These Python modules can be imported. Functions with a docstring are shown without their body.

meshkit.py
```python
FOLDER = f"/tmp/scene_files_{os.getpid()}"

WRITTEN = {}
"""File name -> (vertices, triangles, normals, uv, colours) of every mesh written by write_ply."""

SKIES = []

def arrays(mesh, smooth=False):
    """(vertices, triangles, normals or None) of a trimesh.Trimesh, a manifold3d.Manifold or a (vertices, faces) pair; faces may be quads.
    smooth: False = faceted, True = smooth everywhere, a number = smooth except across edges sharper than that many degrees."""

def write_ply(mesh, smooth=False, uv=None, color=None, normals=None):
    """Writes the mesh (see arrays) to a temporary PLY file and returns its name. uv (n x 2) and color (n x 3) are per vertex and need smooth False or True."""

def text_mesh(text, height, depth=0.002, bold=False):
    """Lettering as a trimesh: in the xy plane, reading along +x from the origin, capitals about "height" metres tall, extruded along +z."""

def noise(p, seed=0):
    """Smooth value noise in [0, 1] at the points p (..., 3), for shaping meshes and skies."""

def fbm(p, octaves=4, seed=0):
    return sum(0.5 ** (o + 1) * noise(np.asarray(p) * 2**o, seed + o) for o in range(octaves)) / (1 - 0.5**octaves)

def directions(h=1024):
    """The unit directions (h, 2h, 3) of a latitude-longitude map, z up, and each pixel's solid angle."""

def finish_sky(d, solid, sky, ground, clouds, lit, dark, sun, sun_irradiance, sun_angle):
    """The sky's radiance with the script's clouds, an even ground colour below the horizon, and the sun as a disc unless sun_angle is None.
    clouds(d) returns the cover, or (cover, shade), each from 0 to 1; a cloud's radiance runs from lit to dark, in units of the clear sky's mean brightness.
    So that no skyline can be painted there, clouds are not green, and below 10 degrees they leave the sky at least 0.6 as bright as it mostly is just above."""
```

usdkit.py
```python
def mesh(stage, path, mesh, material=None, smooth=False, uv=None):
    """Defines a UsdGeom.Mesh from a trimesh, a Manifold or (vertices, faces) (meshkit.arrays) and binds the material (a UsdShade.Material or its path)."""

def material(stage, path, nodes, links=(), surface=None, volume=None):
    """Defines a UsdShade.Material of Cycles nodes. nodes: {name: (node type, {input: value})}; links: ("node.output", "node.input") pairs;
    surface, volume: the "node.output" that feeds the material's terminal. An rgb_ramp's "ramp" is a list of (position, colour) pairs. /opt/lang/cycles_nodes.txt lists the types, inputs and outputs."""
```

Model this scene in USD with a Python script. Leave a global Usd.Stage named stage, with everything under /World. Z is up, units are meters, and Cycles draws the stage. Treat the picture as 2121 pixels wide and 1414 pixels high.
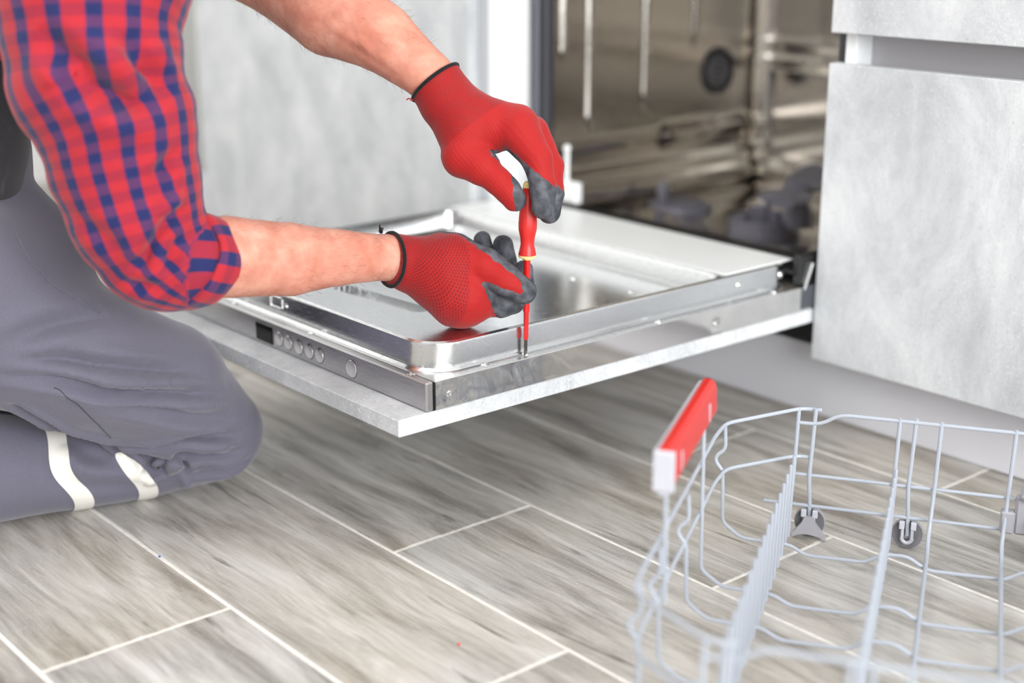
import math, random
import numpy as np, trimesh, manifold3d as m3
import usdkit, meshkit
import scipy.sparse as spx
from scipy.spatial import cKDTree
from pxr import Usd, UsdGeom, UsdLux, UsdShade, Gf, Sdf, Vt

stage = Usd.Stage.CreateInMemory()
UsdGeom.SetStageUpAxis(stage, 'Z')
UsdGeom.Xform.Define(stage, '/World')
UsdGeom.Scope.Define(stage, '/World/Looks')
random.seed(7)
rng = np.random.default_rng(7)

# ------------------------------------------------------------------ camera, light, exposure
cam = UsdGeom.Camera.Define(stage, '/World/camera')
YAW, PITCH = -0.8672, 0.2922
cy, sy, cp, sp = math.cos(YAW), math.sin(YAW), math.cos(PITCH), math.sin(PITCH)
fw = np.array([sy * cp, cy * cp, -sp]); rt = np.array([cy, -sy, 0]); up = np.cross(rt, fw)
cam.AddTransformOp().Set(Gf.Matrix4d(*rt, 0, *up, 0, *(-fw), 0, 0, 0, .68, 1))
cam.CreateHorizontalApertureAttr(36.0); cam.CreateVerticalApertureAttr(24.0)
cam.CreateFocalLengthAttr(36.0 * 2995.7 / 2121)
cam.CreateFStopAttr(1.8); cam.CreateFocusDistanceAttr(1.57)
cam.CreateClippingRangeAttr((0.05, 100.0))
cam.CreateExposureAttr(-0.14)

def rect_light(path, pos, rot, w, h, intensity, color=(1, 1, 1)):
    l = UsdLux.RectLight.Define(stage, path)
    l.CreateWidthAttr(w); l.CreateHeightAttr(h); l.CreateIntensityAttr(intensity); l.CreateColorAttr(Gf.Vec3f(*color))
    l.CreateNormalizeAttr(False)
    x = UsdGeom.Xformable(l); x.AddTranslateOp().Set(Gf.Vec3d(*pos)); x.AddRotateXYZOp().Set(Gf.Vec3f(*rot))
    return l
WIN_Y, WIN_Z, WIN_W, WIN_H = -0.1, 1.3, 3.0, 1.9
rect_light('/World/window_daylight', (2.75, WIN_Y, WIN_Z), (0, 90, 0), WIN_H + .3, WIN_W + .3, 13.5, (1.0, 1.0, 1.0))
rect_light('/World/ceiling_lamp_light', (-1.9, -.7, 2.44), (0, 0, 0), 2.6, 2.6, 2.8, (1.0, .99, .98))
dome = UsdLux.DomeLight.Define(stage, '/World/sky')
dome.CreateIntensityAttr(1.0); dome.CreateColorAttr(Gf.Vec3f(.9, .95, 1.0))

# ------------------------------------------------------------------ helpers
def c(r, g, b):
    f = lambda x: x / 12.92 if x <= .04045 else ((x + .055) / 1.055) ** 2.4
    return tuple(f(x / 255) for x in (r, g, b))

class Names:
    used = {}
def path_of(name, parent='/World'):
    parent = str(parent.GetPath()) if hasattr(parent, 'GetPath') else parent
    k = (parent, name); n = Names.used.get(k, 0); Names.used[k] = n + 1
    return f'{parent}/{name}' + (f'_{n:03d}' if n else '')
def tag(p, label=None, cat=None, group=None, kind=None):
    p = p.GetPrim() if hasattr(p, 'GetPrim') else p
    for k, v in (('label', label), ('category', cat), ('group', group), ('kind', kind)):
        if v: p.SetCustomDataByKey(k, v)
    return p
def obj(name, mesh, mat, parent='/World', smooth=30, uv=None, **kw):
    m = usdkit.mesh(stage, path_of(name, parent), mesh, mat, smooth=smooth, uv=uv)
    tag(m, **kw)
    return m
def thing(name, label, cat, loc=(0, 0, 0), rotz=0, group=None, kind=None):
    x = UsdGeom.Xform.Define(stage, path_of(name))
    if any(loc) or rotz:
        x.AddTranslateOp().Set(Gf.Vec3d(*loc)); x.AddRotateZOp().Set(rotz)
    return tag(x, label, cat, group, kind)
def dup(src, loc, rotz=0, **kw):
    x = UsdGeom.Xform.Define(stage, path_of(src.GetName()))
    x.AddTranslateOp().Set(Gf.Vec3d(*loc)); x.AddRotateZOp().Set(rotz)
    x.GetPrim().GetReferences().AddInternalReference(src.GetPath()); x.GetPrim().SetInstanceable(True)
    return tag(x, **kw)
cat_ = trimesh.util.concatenate

def bx(x0, x1, y0, y1, z0, z1, b=.001):
    """box with chamfered edges"""
    lo, hi = np.array([x0, y0, z0]), np.array([x1, y1, z1])
    b = min(b, *(hi - lo) / 2.01)
    if b <= 0: return trimesh.creation.box(bounds=[lo, hi])
    pts = []
    for s in np.ndindex(2, 2, 2):
        cn = np.where(s, hi, lo); inw = np.where(s, -b, b)
        for k in range(3):
            p = cn + inw; p[k] = cn[k]; pts.append(p)
    return trimesh.convex.convex_hull(np.array(pts))
def tube(points, r, n=8, fillet=0.0, cap=True):
    P = np.asarray(points, float)
    if fillet > 0 and len(P) > 2:
        out = [P[0]]
        for i in range(1, len(P) - 1):
            a, b_, d = P[i - 1], P[i], P[i + 1]
            f1 = min(fillet, np.linalg.norm(a - b_) * .45); f2 = min(fillet, np.linalg.norm(d - b_) * .45)
            s = b_ + (a - b_) / np.linalg.norm(a - b_) * f1; e = b_ + (d - b_) / np.linalg.norm(d - b_) * f2
            for t in np.linspace(0, 1, 5): out.append((1 - t) ** 2 * s + 2 * t * (1 - t) * b_ + t * t * e)
        P = np.array(out + [P[-1]])
    R = np.broadcast_to(r, (len(P),)).astype(float) if np.ndim(r) == 0 or len(np.atleast_1d(r)) == len(P) else np.full(len(P), np.mean(r))
    T = np.gradient(P, axis=0); T /= np.linalg.norm(T, axis=1, keepdims=True)
    ref = np.array([0, 0, 1.]) if abs(T[0][2]) < .9 else np.array([1., 0, 0])
    u = np.cross(T[0], ref); u /= np.linalg.norm(u); rings = []
    ang = np.linspace(0, 2 * np.pi, n, endpoint=False)
    for i in range(len(P)):
        u = u - T[i] * (u @ T[i]); u /= np.linalg.norm(u); w = np.cross(T[i], u)
        rings.append(P[i] + R[i] * (np.cos(ang)[:, None] * u + np.sin(ang)[:, None] * w))
    return loft(rings, cap)
def loft(rings, cap=True):
    n = len(rings[0]); V = np.vstack(rings); F = []
    i = np.arange(n); j = (i + 1) % n
    for k in range(len(rings) - 1):
        a, b_ = k * n, (k + 1) * n
        F += [np.stack([a + i, a + j, b_ + j], 1), np.stack([a + i, b_ + j, b_ + i], 1)]
    if cap:
        V = np.vstack([V, rings[0].mean(0), rings[-1].mean(0)]); e = len(V)
        F += [np.stack([np.full(n, e - 2), j, i], 1), np.stack([(len(rings) - 1) * n + i, (len(rings) - 1) * n + j, np.full(n, e - 1)], 1)]
    m = trimesh.Trimesh(V, np.vstack(F), process=False)
    if m.volume < 0: m.invert()
    return m
def lathe(profile, n=32, origin=(0, 0, 0), axis=(0, 0, 1)):
    """profile: (r, h) pairs along the axis"""
    a = np.asarray(axis, float); a /= np.linalg.norm(a)
    ref = np.array([1., 0, 0]) if abs(a[0]) < .9 else np.array([0, 1., 0])
    u = np.cross(a, ref); u /= np.linalg.norm(u); w = np.cross(a, u)
    ang = np.linspace(0, 2 * np.pi, n, endpoint=False)
    return loft([np.asarray(origin) + a * h + max(r, 1e-5) * (np.cos(ang)[:, None] * u + np.sin(ang)[:, None] * w) for r, h in profile])
def rrect(x0, x1, y0, y1, r, z, n=8):
    out = []
    for cx, cy_, a0 in ((x1 - r, y1 - r, 0), (x0 + r, y1 - r, 90), (x0 + r, y0 + r, 180), (x1 - r, y0 + r, 270)):
        for t in np.radians(np.linspace(a0, a0 + 90, n)): out.append((cx + r * math.cos(t), cy_ + r * math.sin(t), z))
    return np.array(out)
def to_manifold(m): return m3.Manifold(m3.Mesh(np.asarray(m.vertices, np.float32), np.asarray(m.faces, np.uint32)))
def from_manifold(m):
    k = m.to_mesh(); return trimesh.Trimesh(k.vert_properties[:, :3], k.tri_verts, process=False)

# ---- signed distance fields -> surface nets (bodies, cloth, gloves)
def cone_d(p, a, b, ra, rb):
    ab = b - a; L = ab @ ab
    t = np.clip(((p - a) @ ab) / max(L, 1e-12), 0, 1)
    q = p - a; q -= t[..., None] * ab
    return np.sqrt((q * q).sum(-1)) - (ra + (rb - ra) * t)
def smin(a, b, k):
    if k <= 0: return np.minimum(a, b)
    h = np.clip(.5 + .5 * (b - a) / k, 0, 1)
    return b + (a - b) * h - k * h * (1 - h)
def field(p, groups):
    """groups: list of (chain of (x,y,z,r), k, grow)"""
    d = None
    for chain, k in groups:
        ch = np.asarray(chain, float); g = None
        if len(ch) == 1: ch = np.vstack([ch, ch + [0, 0, 1e-5, 0]])
        for i in range(len(ch) - 1):
            e = cone_d(p, ch[i, :3], ch[i + 1, :3], ch[i, 3], ch[i + 1, 3])
            g = e if g is None else smin(g, e, .004)
        d = g if d is None else smin(d, g, k)
    return d
def nets(fn, lo, hi, h):
    lo = np.asarray(lo, float); n = np.ceil((np.asarray(hi) - lo) / h).astype(int) + 1
    ax = [lo[k] + h * np.arange(n[k]) for k in range(3)]
    G = np.stack(np.meshgrid(*ax, indexing='ij'), -1).astype(np.float32)
    D = np.empty(n, np.float32)
    for i in range(0, n[0], 24): D[i:i + 24] = fn(G[i:i + 24].astype(float))
    s = D < 0
    cells = np.zeros(n - 1, bool)
    c8 = sum(s[i:n[0] - 1 + i, j:n[1] - 1 + j, k:n[2] - 1 + k].astype(np.int8) for i, j, k in np.ndindex(2, 2, 2))
    cells = (c8 > 0) & (c8 < 8)
    idx = np.full(n - 1, -1); I = np.argwhere(cells); idx[cells] = np.arange(len(I))
    acc = np.zeros((len(I), 3)); cnt = np.zeros(len(I))
    corner = list(np.ndindex(2, 2, 2))
    for a in corner:
        for k in range(3):
            if a[k]: continue
            b = list(a); b[k] = 1
            da = D[tuple((I + a).T)]; db = D[tuple((I + b).T)]
            m = (da < 0) != (db < 0)
            t = da[m] / (da[m] - db[m]); pa = I[m] + np.array(a, float); pa[:, k] += t
            acc[m] += pa; cnt[m] += 1
    V = lo + h * acc / cnt[:, None]
    F = []
    for k in range(3):
        u, v = (k + 1) % 3, (k + 2) % 3
        sl = [slice(None)] * 3; sl2 = list(sl); sl[k] = slice(0, -1); sl2[k] = slice(1, None)
        A, B = s[tuple(sl)], s[tuple(sl2)]
        E_ = np.argwhere(A != B)
        E_ = E_[(E_[:, u] > 0) & (E_[:, v] > 0) & (E_[:, u] < n[u] - 1) & (E_[:, v] < n[v] - 1)]
        du, dv = np.eye(3, dtype=int)[u], np.eye(3, dtype=int)[v]
        q = [idx[tuple((E_ - o).T)] for o in (du + dv, dv, 0 * du, du)]
        q = np.stack(q, 1); fl = A[tuple(E_.T)]
        q[~fl] = q[~fl][:, ::-1]
        F += [q[:, [0, 1, 2]], q[:, [0, 2, 3]]]
    F = np.vstack(F); F = F[(F >= 0).all(1)]
    return trimesh.Trimesh(V, F, process=False)
def adjacency(m):
    F = np.asarray(m.faces); n = len(m.vertices); i = np.r_[F[:, 0], F[:, 1], F[:, 2]]; j = np.r_[F[:, 1], F[:, 2], F[:, 0]]
    A = spx.coo_matrix((np.ones(2 * len(i)), (np.r_[i, j], np.r_[j, i])), shape=(n, n)).tocsr(); A.data[:] = 1
    return A, np.maximum(np.asarray(A.sum(1)).ravel(), 1)
def relax(m, it):
    A, dg = adjacency(m); V = np.asarray(m.vertices, float)
    for _ in range(it):
        for lam in (.5, -.52): V = V + lam * (A @ V / dg[:, None] - V)
    m.vertices = V
    return m
def blob(groups, h, cuts=(), smooth=3, extra=None):
    S = np.vstack([np.asarray(g[0], float) for g in groups])
    lo = (S[:, :3] - S[:, 3:]).min(0) - 3 * h; hi = (S[:, :3] + S[:, 3:]).max(0) + 3 * h
    def fn(p):
        d = field(p, groups)
        for (nx, ny, nz, o) in cuts: d = np.maximum(d, -(p @ np.array([nx, ny, nz]) + o))
        if extra: d = extra(p, d)
        return d
    m = nets(fn, lo, hi, h)
    return relax(m, smooth)
def normals(m):
    v, f, n = meshkit.arrays(m, True); return n
def groove(m, line, amp, width):
    """folds: moves the surface along its normal near a polyline (snapped onto the surface). amp<0 = crease"""
    L = np.asarray(line, float); P = []
    for a, b in zip(L[:-1], L[1:]):
        k = max(2, int(np.linalg.norm(b - a) / .004)); P += [a + (b - a) * t for t in np.linspace(0, 1, k, endpoint=False)]
    P = np.array(P + [L[-1]]); V = np.asarray(m.vertices)
    tree = cKDTree(V)
    for _ in range(3):
        P = V[tree.query(P)[1]]
        for _ in range(8): P[1:-1] = (P[:-2] + 2 * P[1:-1] + P[2:]) / 4
    d, i = cKDTree(P).query(V)
    taper = np.sin(np.pi * (np.linspace(0, 1, len(P))))[i]
    m.vertices = V + normals(m) * (amp * taper * (np.exp(-(d / width) ** 2) - .45 * np.exp(-((d - 1.9 * width) / width) ** 2)))[:, None]
def split_iso(m, val, extra=None):
    """cuts a mesh along val = 0; returns (positive part, negative part), each (mesh, per-vertex extras)"""
    V = np.asarray(m.vertices, float); F = np.asarray(m.faces); val = np.where(np.abs(val) < 1e-9, 1e-9, val)
    X = V if extra is None else np.hstack([V, extra])
    out = []
    for sgn in (1, -1):
        s = val * sgn > 0; k = s[F].sum(1)
        faces = [F[k == 3]]; newX = [X]; base = len(X)
        for cnt in (1, 2):
            f = F[k == cnt]
            if not len(f): continue
            odd = s[f] if cnt == 1 else ~s[f]
            r = odd.argmax(1); f = np.stack([f[np.arange(len(f)), (r + i) % 3] for i in range(3)], 1)
            def cut(a, b):
                t = (val[a] / (val[a] - val[b]))[:, None]; return X[a] + (X[b] - X[a]) * t
            p, q = cut(f[:, 0], f[:, 1]), cut(f[:, 0], f[:, 2]); n = len(f)
            ip, iq = base + np.arange(n), base + n + np.arange(n); newX += [p, q]; base += 2 * n
            if cnt == 1: faces.append(np.stack([f[:, 0], ip, iq], 1))
            else: faces += [np.stack([ip, f[:, 1], f[:, 2]], 1), np.stack([ip, f[:, 2], iq], 1)]
        XX = np.vstack(newX); FF = np.vstack(faces); used, inv = np.unique(FF, return_inverse=True)
        XX = XX[used]; FF = inv.reshape(-1, 3)
        key = np.round(XX[:, :3], 6); _, first, inv2 = np.unique(key, axis=0, return_index=True, return_inverse=True)
        XX = XX[first]; FF = inv2.ravel()[FF]; FF = FF[(FF[:, 0] != FF[:, 1]) & (FF[:, 1] != FF[:, 2]) & (FF[:, 0] != FF[:, 2])]
        out.append((trimesh.Trimesh(XX[:, :3], FF, process=False), XX[:, 3:]))
    return out
def arm_uv(V, chain, ref=(0, 0, 1)):
    """(along the chain, around it) in metres"""
    ch = np.asarray(chain, float); s0 = 0; D, UVS = [], []
    for k, (a, b) in enumerate(zip(ch[:-1], ch[1:])):
        ab = b[:3] - a[:3]; L = np.linalg.norm(ab); t = ab / L; q = V - a[:3]; h = q @ t
        d = np.linalg.norm(q - np.clip(h, 0, L)[:, None] * t, axis=1) - (a[3] + (b[3] - a[3]) * np.clip(h / L, 0, 1))
        u = np.asarray(ref, float) - t * (np.asarray(ref) @ t); u /= np.linalg.norm(u); w = np.cross(t, u)
        e = q - h[:, None] * t; an = np.arctan2(e @ w, e @ u)
        D.append(np.abs(d) + np.maximum(0, np.maximum(-h, h - L)) * .6); UVS.append(np.stack([s0 + h, an * np.mean(ch[:, 3])], 1)); s0 += L
    D = np.array(D); W = np.exp(-(D - D.min(0)) / .010); W /= W.sum(0)
    return (W[..., None] * np.array(UVS)).sum(0)

# ------------------------------------------------------------------ materials
def mat(name, nodes, links=(), surface='p.BSDF'):
    return usdkit.material(stage, '/World/Looks/' + name, nodes, links, surface=surface)
def plain(name, color, rough=.5, metal=0., **kw):
    return mat(name, {'p': ('principled_bsdf', dict(base_color=color, roughness=rough, metallic=metal, **kw))})

def concrete(name, lo, mid, hi, rough=.45):
    return mat(name, {
        'g': ('geometry', {}),
        'm1': ('mapping', {'scale': (1., 1., .55)}), 'n1': ('noise_texture', {'scale': 8.5, 'detail': 13, 'roughness': .72, 'distortion': .5}),
        'm2': ('mapping', {'scale': (2.6, 2.6, 1.9)}), 'n2': ('noise_texture', {'scale': 3., 'detail': 10, 'roughness': .75, 'distortion': 1.2}),
        'n3': ('noise_texture', {'scale': 260., 'detail': 3, 'roughness': .7}), 'n4': ('noise_texture', {'scale': 7.0, 'detail': 3}),
        'r1': ('rgb_ramp', {'ramp': [(.36, lo), (.5, mid), (.64, hi)]}),
        'a1': ('math', {'math_type': 'multiply_add', 'value2': .45, 'value3': .0}),
        'a2': ('math', {'math_type': 'multiply_add', 'value2': .62}),
        'sp': ('map_range', {'from_min': .57, 'from_max': .68, 'to_min': 0, 'to_max': 1, 'clamp': True}),
        'sm': ('map_range', {'from_min': .40, 'from_max': .6, 'to_min': .15, 'to_max': .9, 'clamp': True}),
        'sf': ('math', {'math_type': 'multiply'}), 'mx': ('mix_color', {'b': c(236, 237, 238)}),
        'sd': ('map_range', {'from_min': .30, 'from_max': .42, 'to_min': .4, 'to_max': 0, 'clamp': True}), 'mx2': ('mix_color', {'b': c(140, 141, 144)}),
        'bp': ('bump', {'strength': .12, 'distance': .0006}),
        'p': ('principled_bsdf', {'roughness': rough, 'specular_ior_level': .4})},
        [('g.position', 'm1.vector'), ('m1.vector', 'n1.vector'), ('g.position', 'm2.vector'), ('m2.vector', 'n2.vector'), ('g.position', 'n3.vector'), ('g.position', 'n4.vector'),
         ('n2.fac', 'a1.value1'), ('n1.fac', 'a2.value1'), ('a1.value', 'a2.value3'), ('a2.value', 'r1.fac'),
         ('n3.fac', 'sp.value'), ('n4.fac', 'sm.value'), ('sp.result', 'sf.value1'), ('sm.result', 'sf.value2'), ('sf.value', 'mx.fac'), ('r1.color', 'mx.a'),
         ('n3.fac', 'sd.value'), ('sd.result', 'mx2.fac'), ('mx.result', 'mx2.a'), ('mx2.result', 'p.base_color'), ('n3.fac', 'bp.height'), ('bp.normal', 'p.normal')])
M_CONC = concrete('concrete_laminate', c(172, 175, 179), c(196, 199, 202), c(220, 222, 224))
M_CONC_L = M_CONC

M_WOOD = mat('wood_look_tile', {
    'g': ('geometry', {}), 'oi': ('object_info', {}),
    'off': ('vector_math', {'math_type': 'scale', 'vector1': (13.7, 7.3, 3.1)}), 'add': ('vector_math', {'math_type': 'add'}),
    'md': ('mapping', {'scale': (2.2, 4.5, 1.)}), 'nd': ('noise_texture', {'scale': 1.6, 'detail': 2}), 'nds': ('vector_math', {'math_type': 'scale', 'scale': .022}), 'add2': ('vector_math', {'math_type': 'add'}),
    'm1': ('mapping', {'scale': (1.6, 11., 1.)}), 'n1': ('noise_texture', {'scale': 2.4, 'detail': 8, 'roughness': .62, 'distortion': .7}),
    'm2': ('mapping', {'scale': (5., 90., 1.)}), 'n2': ('noise_texture', {'scale': 2.2, 'detail': 6, 'roughness': .7, 'distortion': .5}),
    'm3': ('mapping', {'scale': (2.2, 26., 1.)}), 'n3': ('noise_texture', {'scale': 1.7, 'detail': 5, 'roughness': .6, 'distortion': 1.2}),
    'n4': ('noise_texture', {'scale': 220., 'detail': 2, 'roughness': .7}), 'n5': ('noise_texture', {'scale': 3.2, 'detail': 3}),
    'a1': ('math', {'math_type': 'multiply_add', 'value2': .34}), 'a2': ('math', {'math_type': 'multiply_add', 'value2': .72}),
    'a0': ('math', {'math_type': 'multiply_add', 'value2': .12, 'value3': -.09}),
    'r1': ('rgb_ramp', {'ramp': [(.24, c(88, 81, 73)), (.36, c(128, 120, 109)), (.46, c(157, 150, 139)), (.55, c(182, 176, 167)), (.66, c(204, 200, 193)), (.85, c(218, 215, 210))]}),
    'cr': ('map_range', {'from_min': .30, 'from_max': .39, 'to_min': .75, 'to_max': 0, 'clamp': True}), 'mx': ('mix_color', {'b': c(88, 82, 76)}),
    'fk': ('map_range', {'from_min': .6, 'from_max': .72, 'to_min': 0, 'to_max': .3, 'clamp': True}), 'mx2': ('mix_color', {'b': c(225, 222, 217)}),
    'gr': ('map_range', {'from_min': .40, 'from_max': .62, 'to_min': 0, 'to_max': .55, 'clamp': True}), 'hs': ('mix_color', {'blend_type': 'saturation', 'b': c(180, 180, 182)}),
    'bp': ('bump', {'strength': .25, 'distance': .0008}), 'p': ('principled_bsdf', {'roughness': .42, 'specular_ior_level': .45})},
    [('oi.random', 'off.scale'), ('g.position', 'add.vector1'), ('off.vector', 'add.vector2'),
     ('add.vector', 'md.vector'), ('md.vector', 'nd.vector'), ('nd.color', 'nds.vector1'), ('add.vector', 'add2.vector1'), ('nds.vector', 'add2.vector2'),
     ('add2.vector', 'm1.vector'), ('m1.vector', 'n1.vector'), ('add2.vector', 'm2.vector'), ('m2.vector', 'n2.vector'), ('add2.vector', 'm3.vector'), ('m3.vector', 'n3.vector'), ('g.position', 'n4.vector'), ('add.vector', 'n5.vector'),
     ('oi.random', 'a0.value1'), ('a0.value', 'a1.value3'), ('n2.fac', 'a1.value1'), ('a1.value', 'a2.value3'), ('n1.fac', 'a2.value1'), ('a2.value', 'r1.fac'),
     ('n3.fac', 'cr.value'), ('cr.result', 'mx.fac'), ('r1.color', 'mx.a'), ('n4.fac', 'fk.value'), ('fk.result', 'mx2.fac'), ('mx.result', 'mx2.a'),
     ('n5.fac', 'gr.value'), ('gr.result', 'hs.fac'), ('mx2.result', 'hs.a'),
     ('hs.result', 'p.base_color'), ('n2.fac', 'bp.height'), ('bp.normal', 'p.normal')])
M_GROUT = mat('grout', {'g': ('geometry', {}), 'n': ('noise_texture', {'scale': 120, 'detail': 3}), 'r': ('rgb_ramp', {'ramp': [(.3, c(224, 220, 212)), (.7, c(242, 239, 234))]}), 'p': ('principled_bsdf', {'roughness': .85})},
              [('g.position', 'n.vector'), ('n.fac', 'r.fac'), ('r.color', 'p.base_color')])

def steel(name, color, rough, aniso=0., brush=None, bstr=.04):
    nodes = {'g': ('geometry', {}), 'm': ('mapping', {'scale': brush or (1, 1, 1)}), 'n': ('noise_texture', {'scale': 40., 'detail': 3}),
             'rr': ('map_range', {'from_min': .3, 'from_max': .7, 'to_min': rough * .8, 'to_max': rough * 1.25}),
             'bp': ('bump', {'strength': bstr, 'distance': .0004}),
             'p': ('principled_bsdf', {'base_color': color, 'metallic': 1., 'anisotropic': aniso})}
    links = [('g.position', 'm.vector'), ('m.vector', 'n.vector'), ('n.fac', 'rr.value'), ('rr.result', 'p.roughness'), ('n.fac', 'bp.height'), ('bp.normal', 'p.normal')]
    return mat(name, nodes, links)
M_STEEL = steel('brushed_steel', (.80, .79, .78), .24, 0, (1.5, 60, 60))
M_STEEL_SIDE = steel('brushed_steel_side', (.80, .79, .78), .24, 0, (60, 1.5, 60))
M_PANEL = steel('control_panel_steel', (.52, .51, .52), .34, 0, (1.2, 60, 60))
M_MIRROR = steel('polished_steel', (.78, .77, .76), .06, 0, (8, 8, 8), .004)
M_WELL = steel('door_well_steel', (.74, .755, .765), .2, 0, (2, 40, 20), .02)
M_TUB = steel('tub_steel', (.60, .57, .53), .13, 0, (3, 3, 3), .02)
M_CHROME = plain('screw_chrome', (.85, .85, .84), .12, 1.)
M_GLOSS_WHITE = plain('white_satin', c(236, 238, 237), .3)
M_WHITE = plain('white_laminate', c(240, 242, 243), .35)
M_WALL = plain('white_wall_paint', c(236, 236, 234), .8)
M_PLINTH = plain('plinth_grey', c(230, 230, 236), .3)
M_CHANNEL = plain('channel_grey', c(186, 185, 188), .4)
M_GASKET = plain('gasket_dark', c(62, 62, 68), .55)
M_BLACK = plain('black_plastic', c(18, 18, 20), .4)
M_DISPLAY = plain('display_glass', c(6, 8, 10), .15, specular_ior_level=.2)
M_GREYP = plain('grey_plastic', c(162, 161, 167), .42)
M_TUBP = plain('tub_fitting_grey', c(112, 111, 122), .4)
M_GREYL = plain('light_grey_plastic', c(188, 188, 196), .35)
M_WIRE = plain('grey_nylon_wire', c(170, 176, 186), .36)
M_REDP = plain('red_plastic', c(205, 38, 30), .35)
M_HANDLE = plain('screwdriver_red', c(205, 40, 36), .36, subsurface_weight=.1, subsurface_scale=.002)
M_SHAFT = plain('shaft_red', c(205, 28, 28), .22, coat_weight=.3)
M_YELLOW = plain('yellow_insulation', c(238, 214, 140), .4)
M_DARKSTEEL = plain('dark_steel', (.12, .11, .10), .28, 1.)
M_GLASS = mat('window_glass', {'t': ('transparent_bsdf', {}), 'gl': ('glossy_bsdf', {'roughness': 0.0}), 'f': ('fresnel', {'IOR': 1.3}), 'x': ('mix_closure', {})},
              [('f.fac', 'x.fac'), ('t.BSDF', 'x.closure1'), ('gl.BSDF', 'x.closure2')], surface='x.closure')

SKIN = mat('skin', {'g': ('geometry', {}), 'n': ('noise_texture', {'scale': 38., 'detail': 5, 'roughness': .6}), 'n2': ('noise_texture', {'scale': 420., 'detail': 2}), 'n3': ('noise_texture', {'scale': 11., 'detail': 3}),
                    'r': ('rgb_ramp', {'ramp': [(.3, c(184, 117, 98)), (.5, c(202, 139, 119)), (.7, c(216, 160, 140))]}), 'rd': ('map_range', {'from_min': .5, 'from_max': .72, 'to_min': 0, 'to_max': .5, 'clamp': True}), 'mx': ('mix_color', {'b': c(204, 128, 106)}),
                    'bp': ('bump', {'strength': .22, 'distance': .0008}),
                    'p': ('principled_bsdf', {'roughness': .5, 'subsurface_weight': .12, 'subsurface_scale': .004, 'subsurface_radius': (1, .3, .15), 'specular_ior_level': .35})},
           [('g.position', 'n.vector'), ('g.position', 'n2.vector'), ('g.position', 'n3.vector'), ('n.fac', 'r.fac'), ('n3.fac', 'rd.value'), ('rd.result', 'mx.fac'), ('r.color', 'mx.a'), ('mx.result', 'p.base_color'), ('n2.fac', 'bp.height'), ('bp.normal', 'p.normal')])
HAIR = plain('hair_brown', c(70, 48, 36), .5)

def cloth(name, col, scale=900., sheen=.25, var=.10, bump=.25):
    lo = tuple(x * (1 - var) for x in col); hi = tuple(min(1, x * (1 + var)) for x in col)
    return mat(name, {'g': ('geometry', {}), 'n': ('noise_texture', {'scale': scale, 'detail': 2}), 'r': ('rgb_ramp', {'ramp': [(.3, lo), (.7, hi)]}), 'bp': ('bump', {'strength': bump, 'distance': .0006}),
                      'p': ('principled_bsdf', {'roughness': .82, 'sheen_weight': sheen, 'sheen_roughness': .5, 'specular_ior_level': .2})},
               [('g.position', 'n.vector'), ('n.fac', 'r.fac'), ('r.color', 'p.base_color'), ('n.fac', 'bp.height'), ('bp.normal', 'p.normal')])
M_TROUSER = cloth('work_trousers_cloth', c(100, 98, 112))
M_BIB = cloth('dark_cloth', c(58, 58, 62))
M_TAPE = plain('reflective_tape', c(222, 219, 212), .38, 0., coat_weight=.2)
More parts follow.
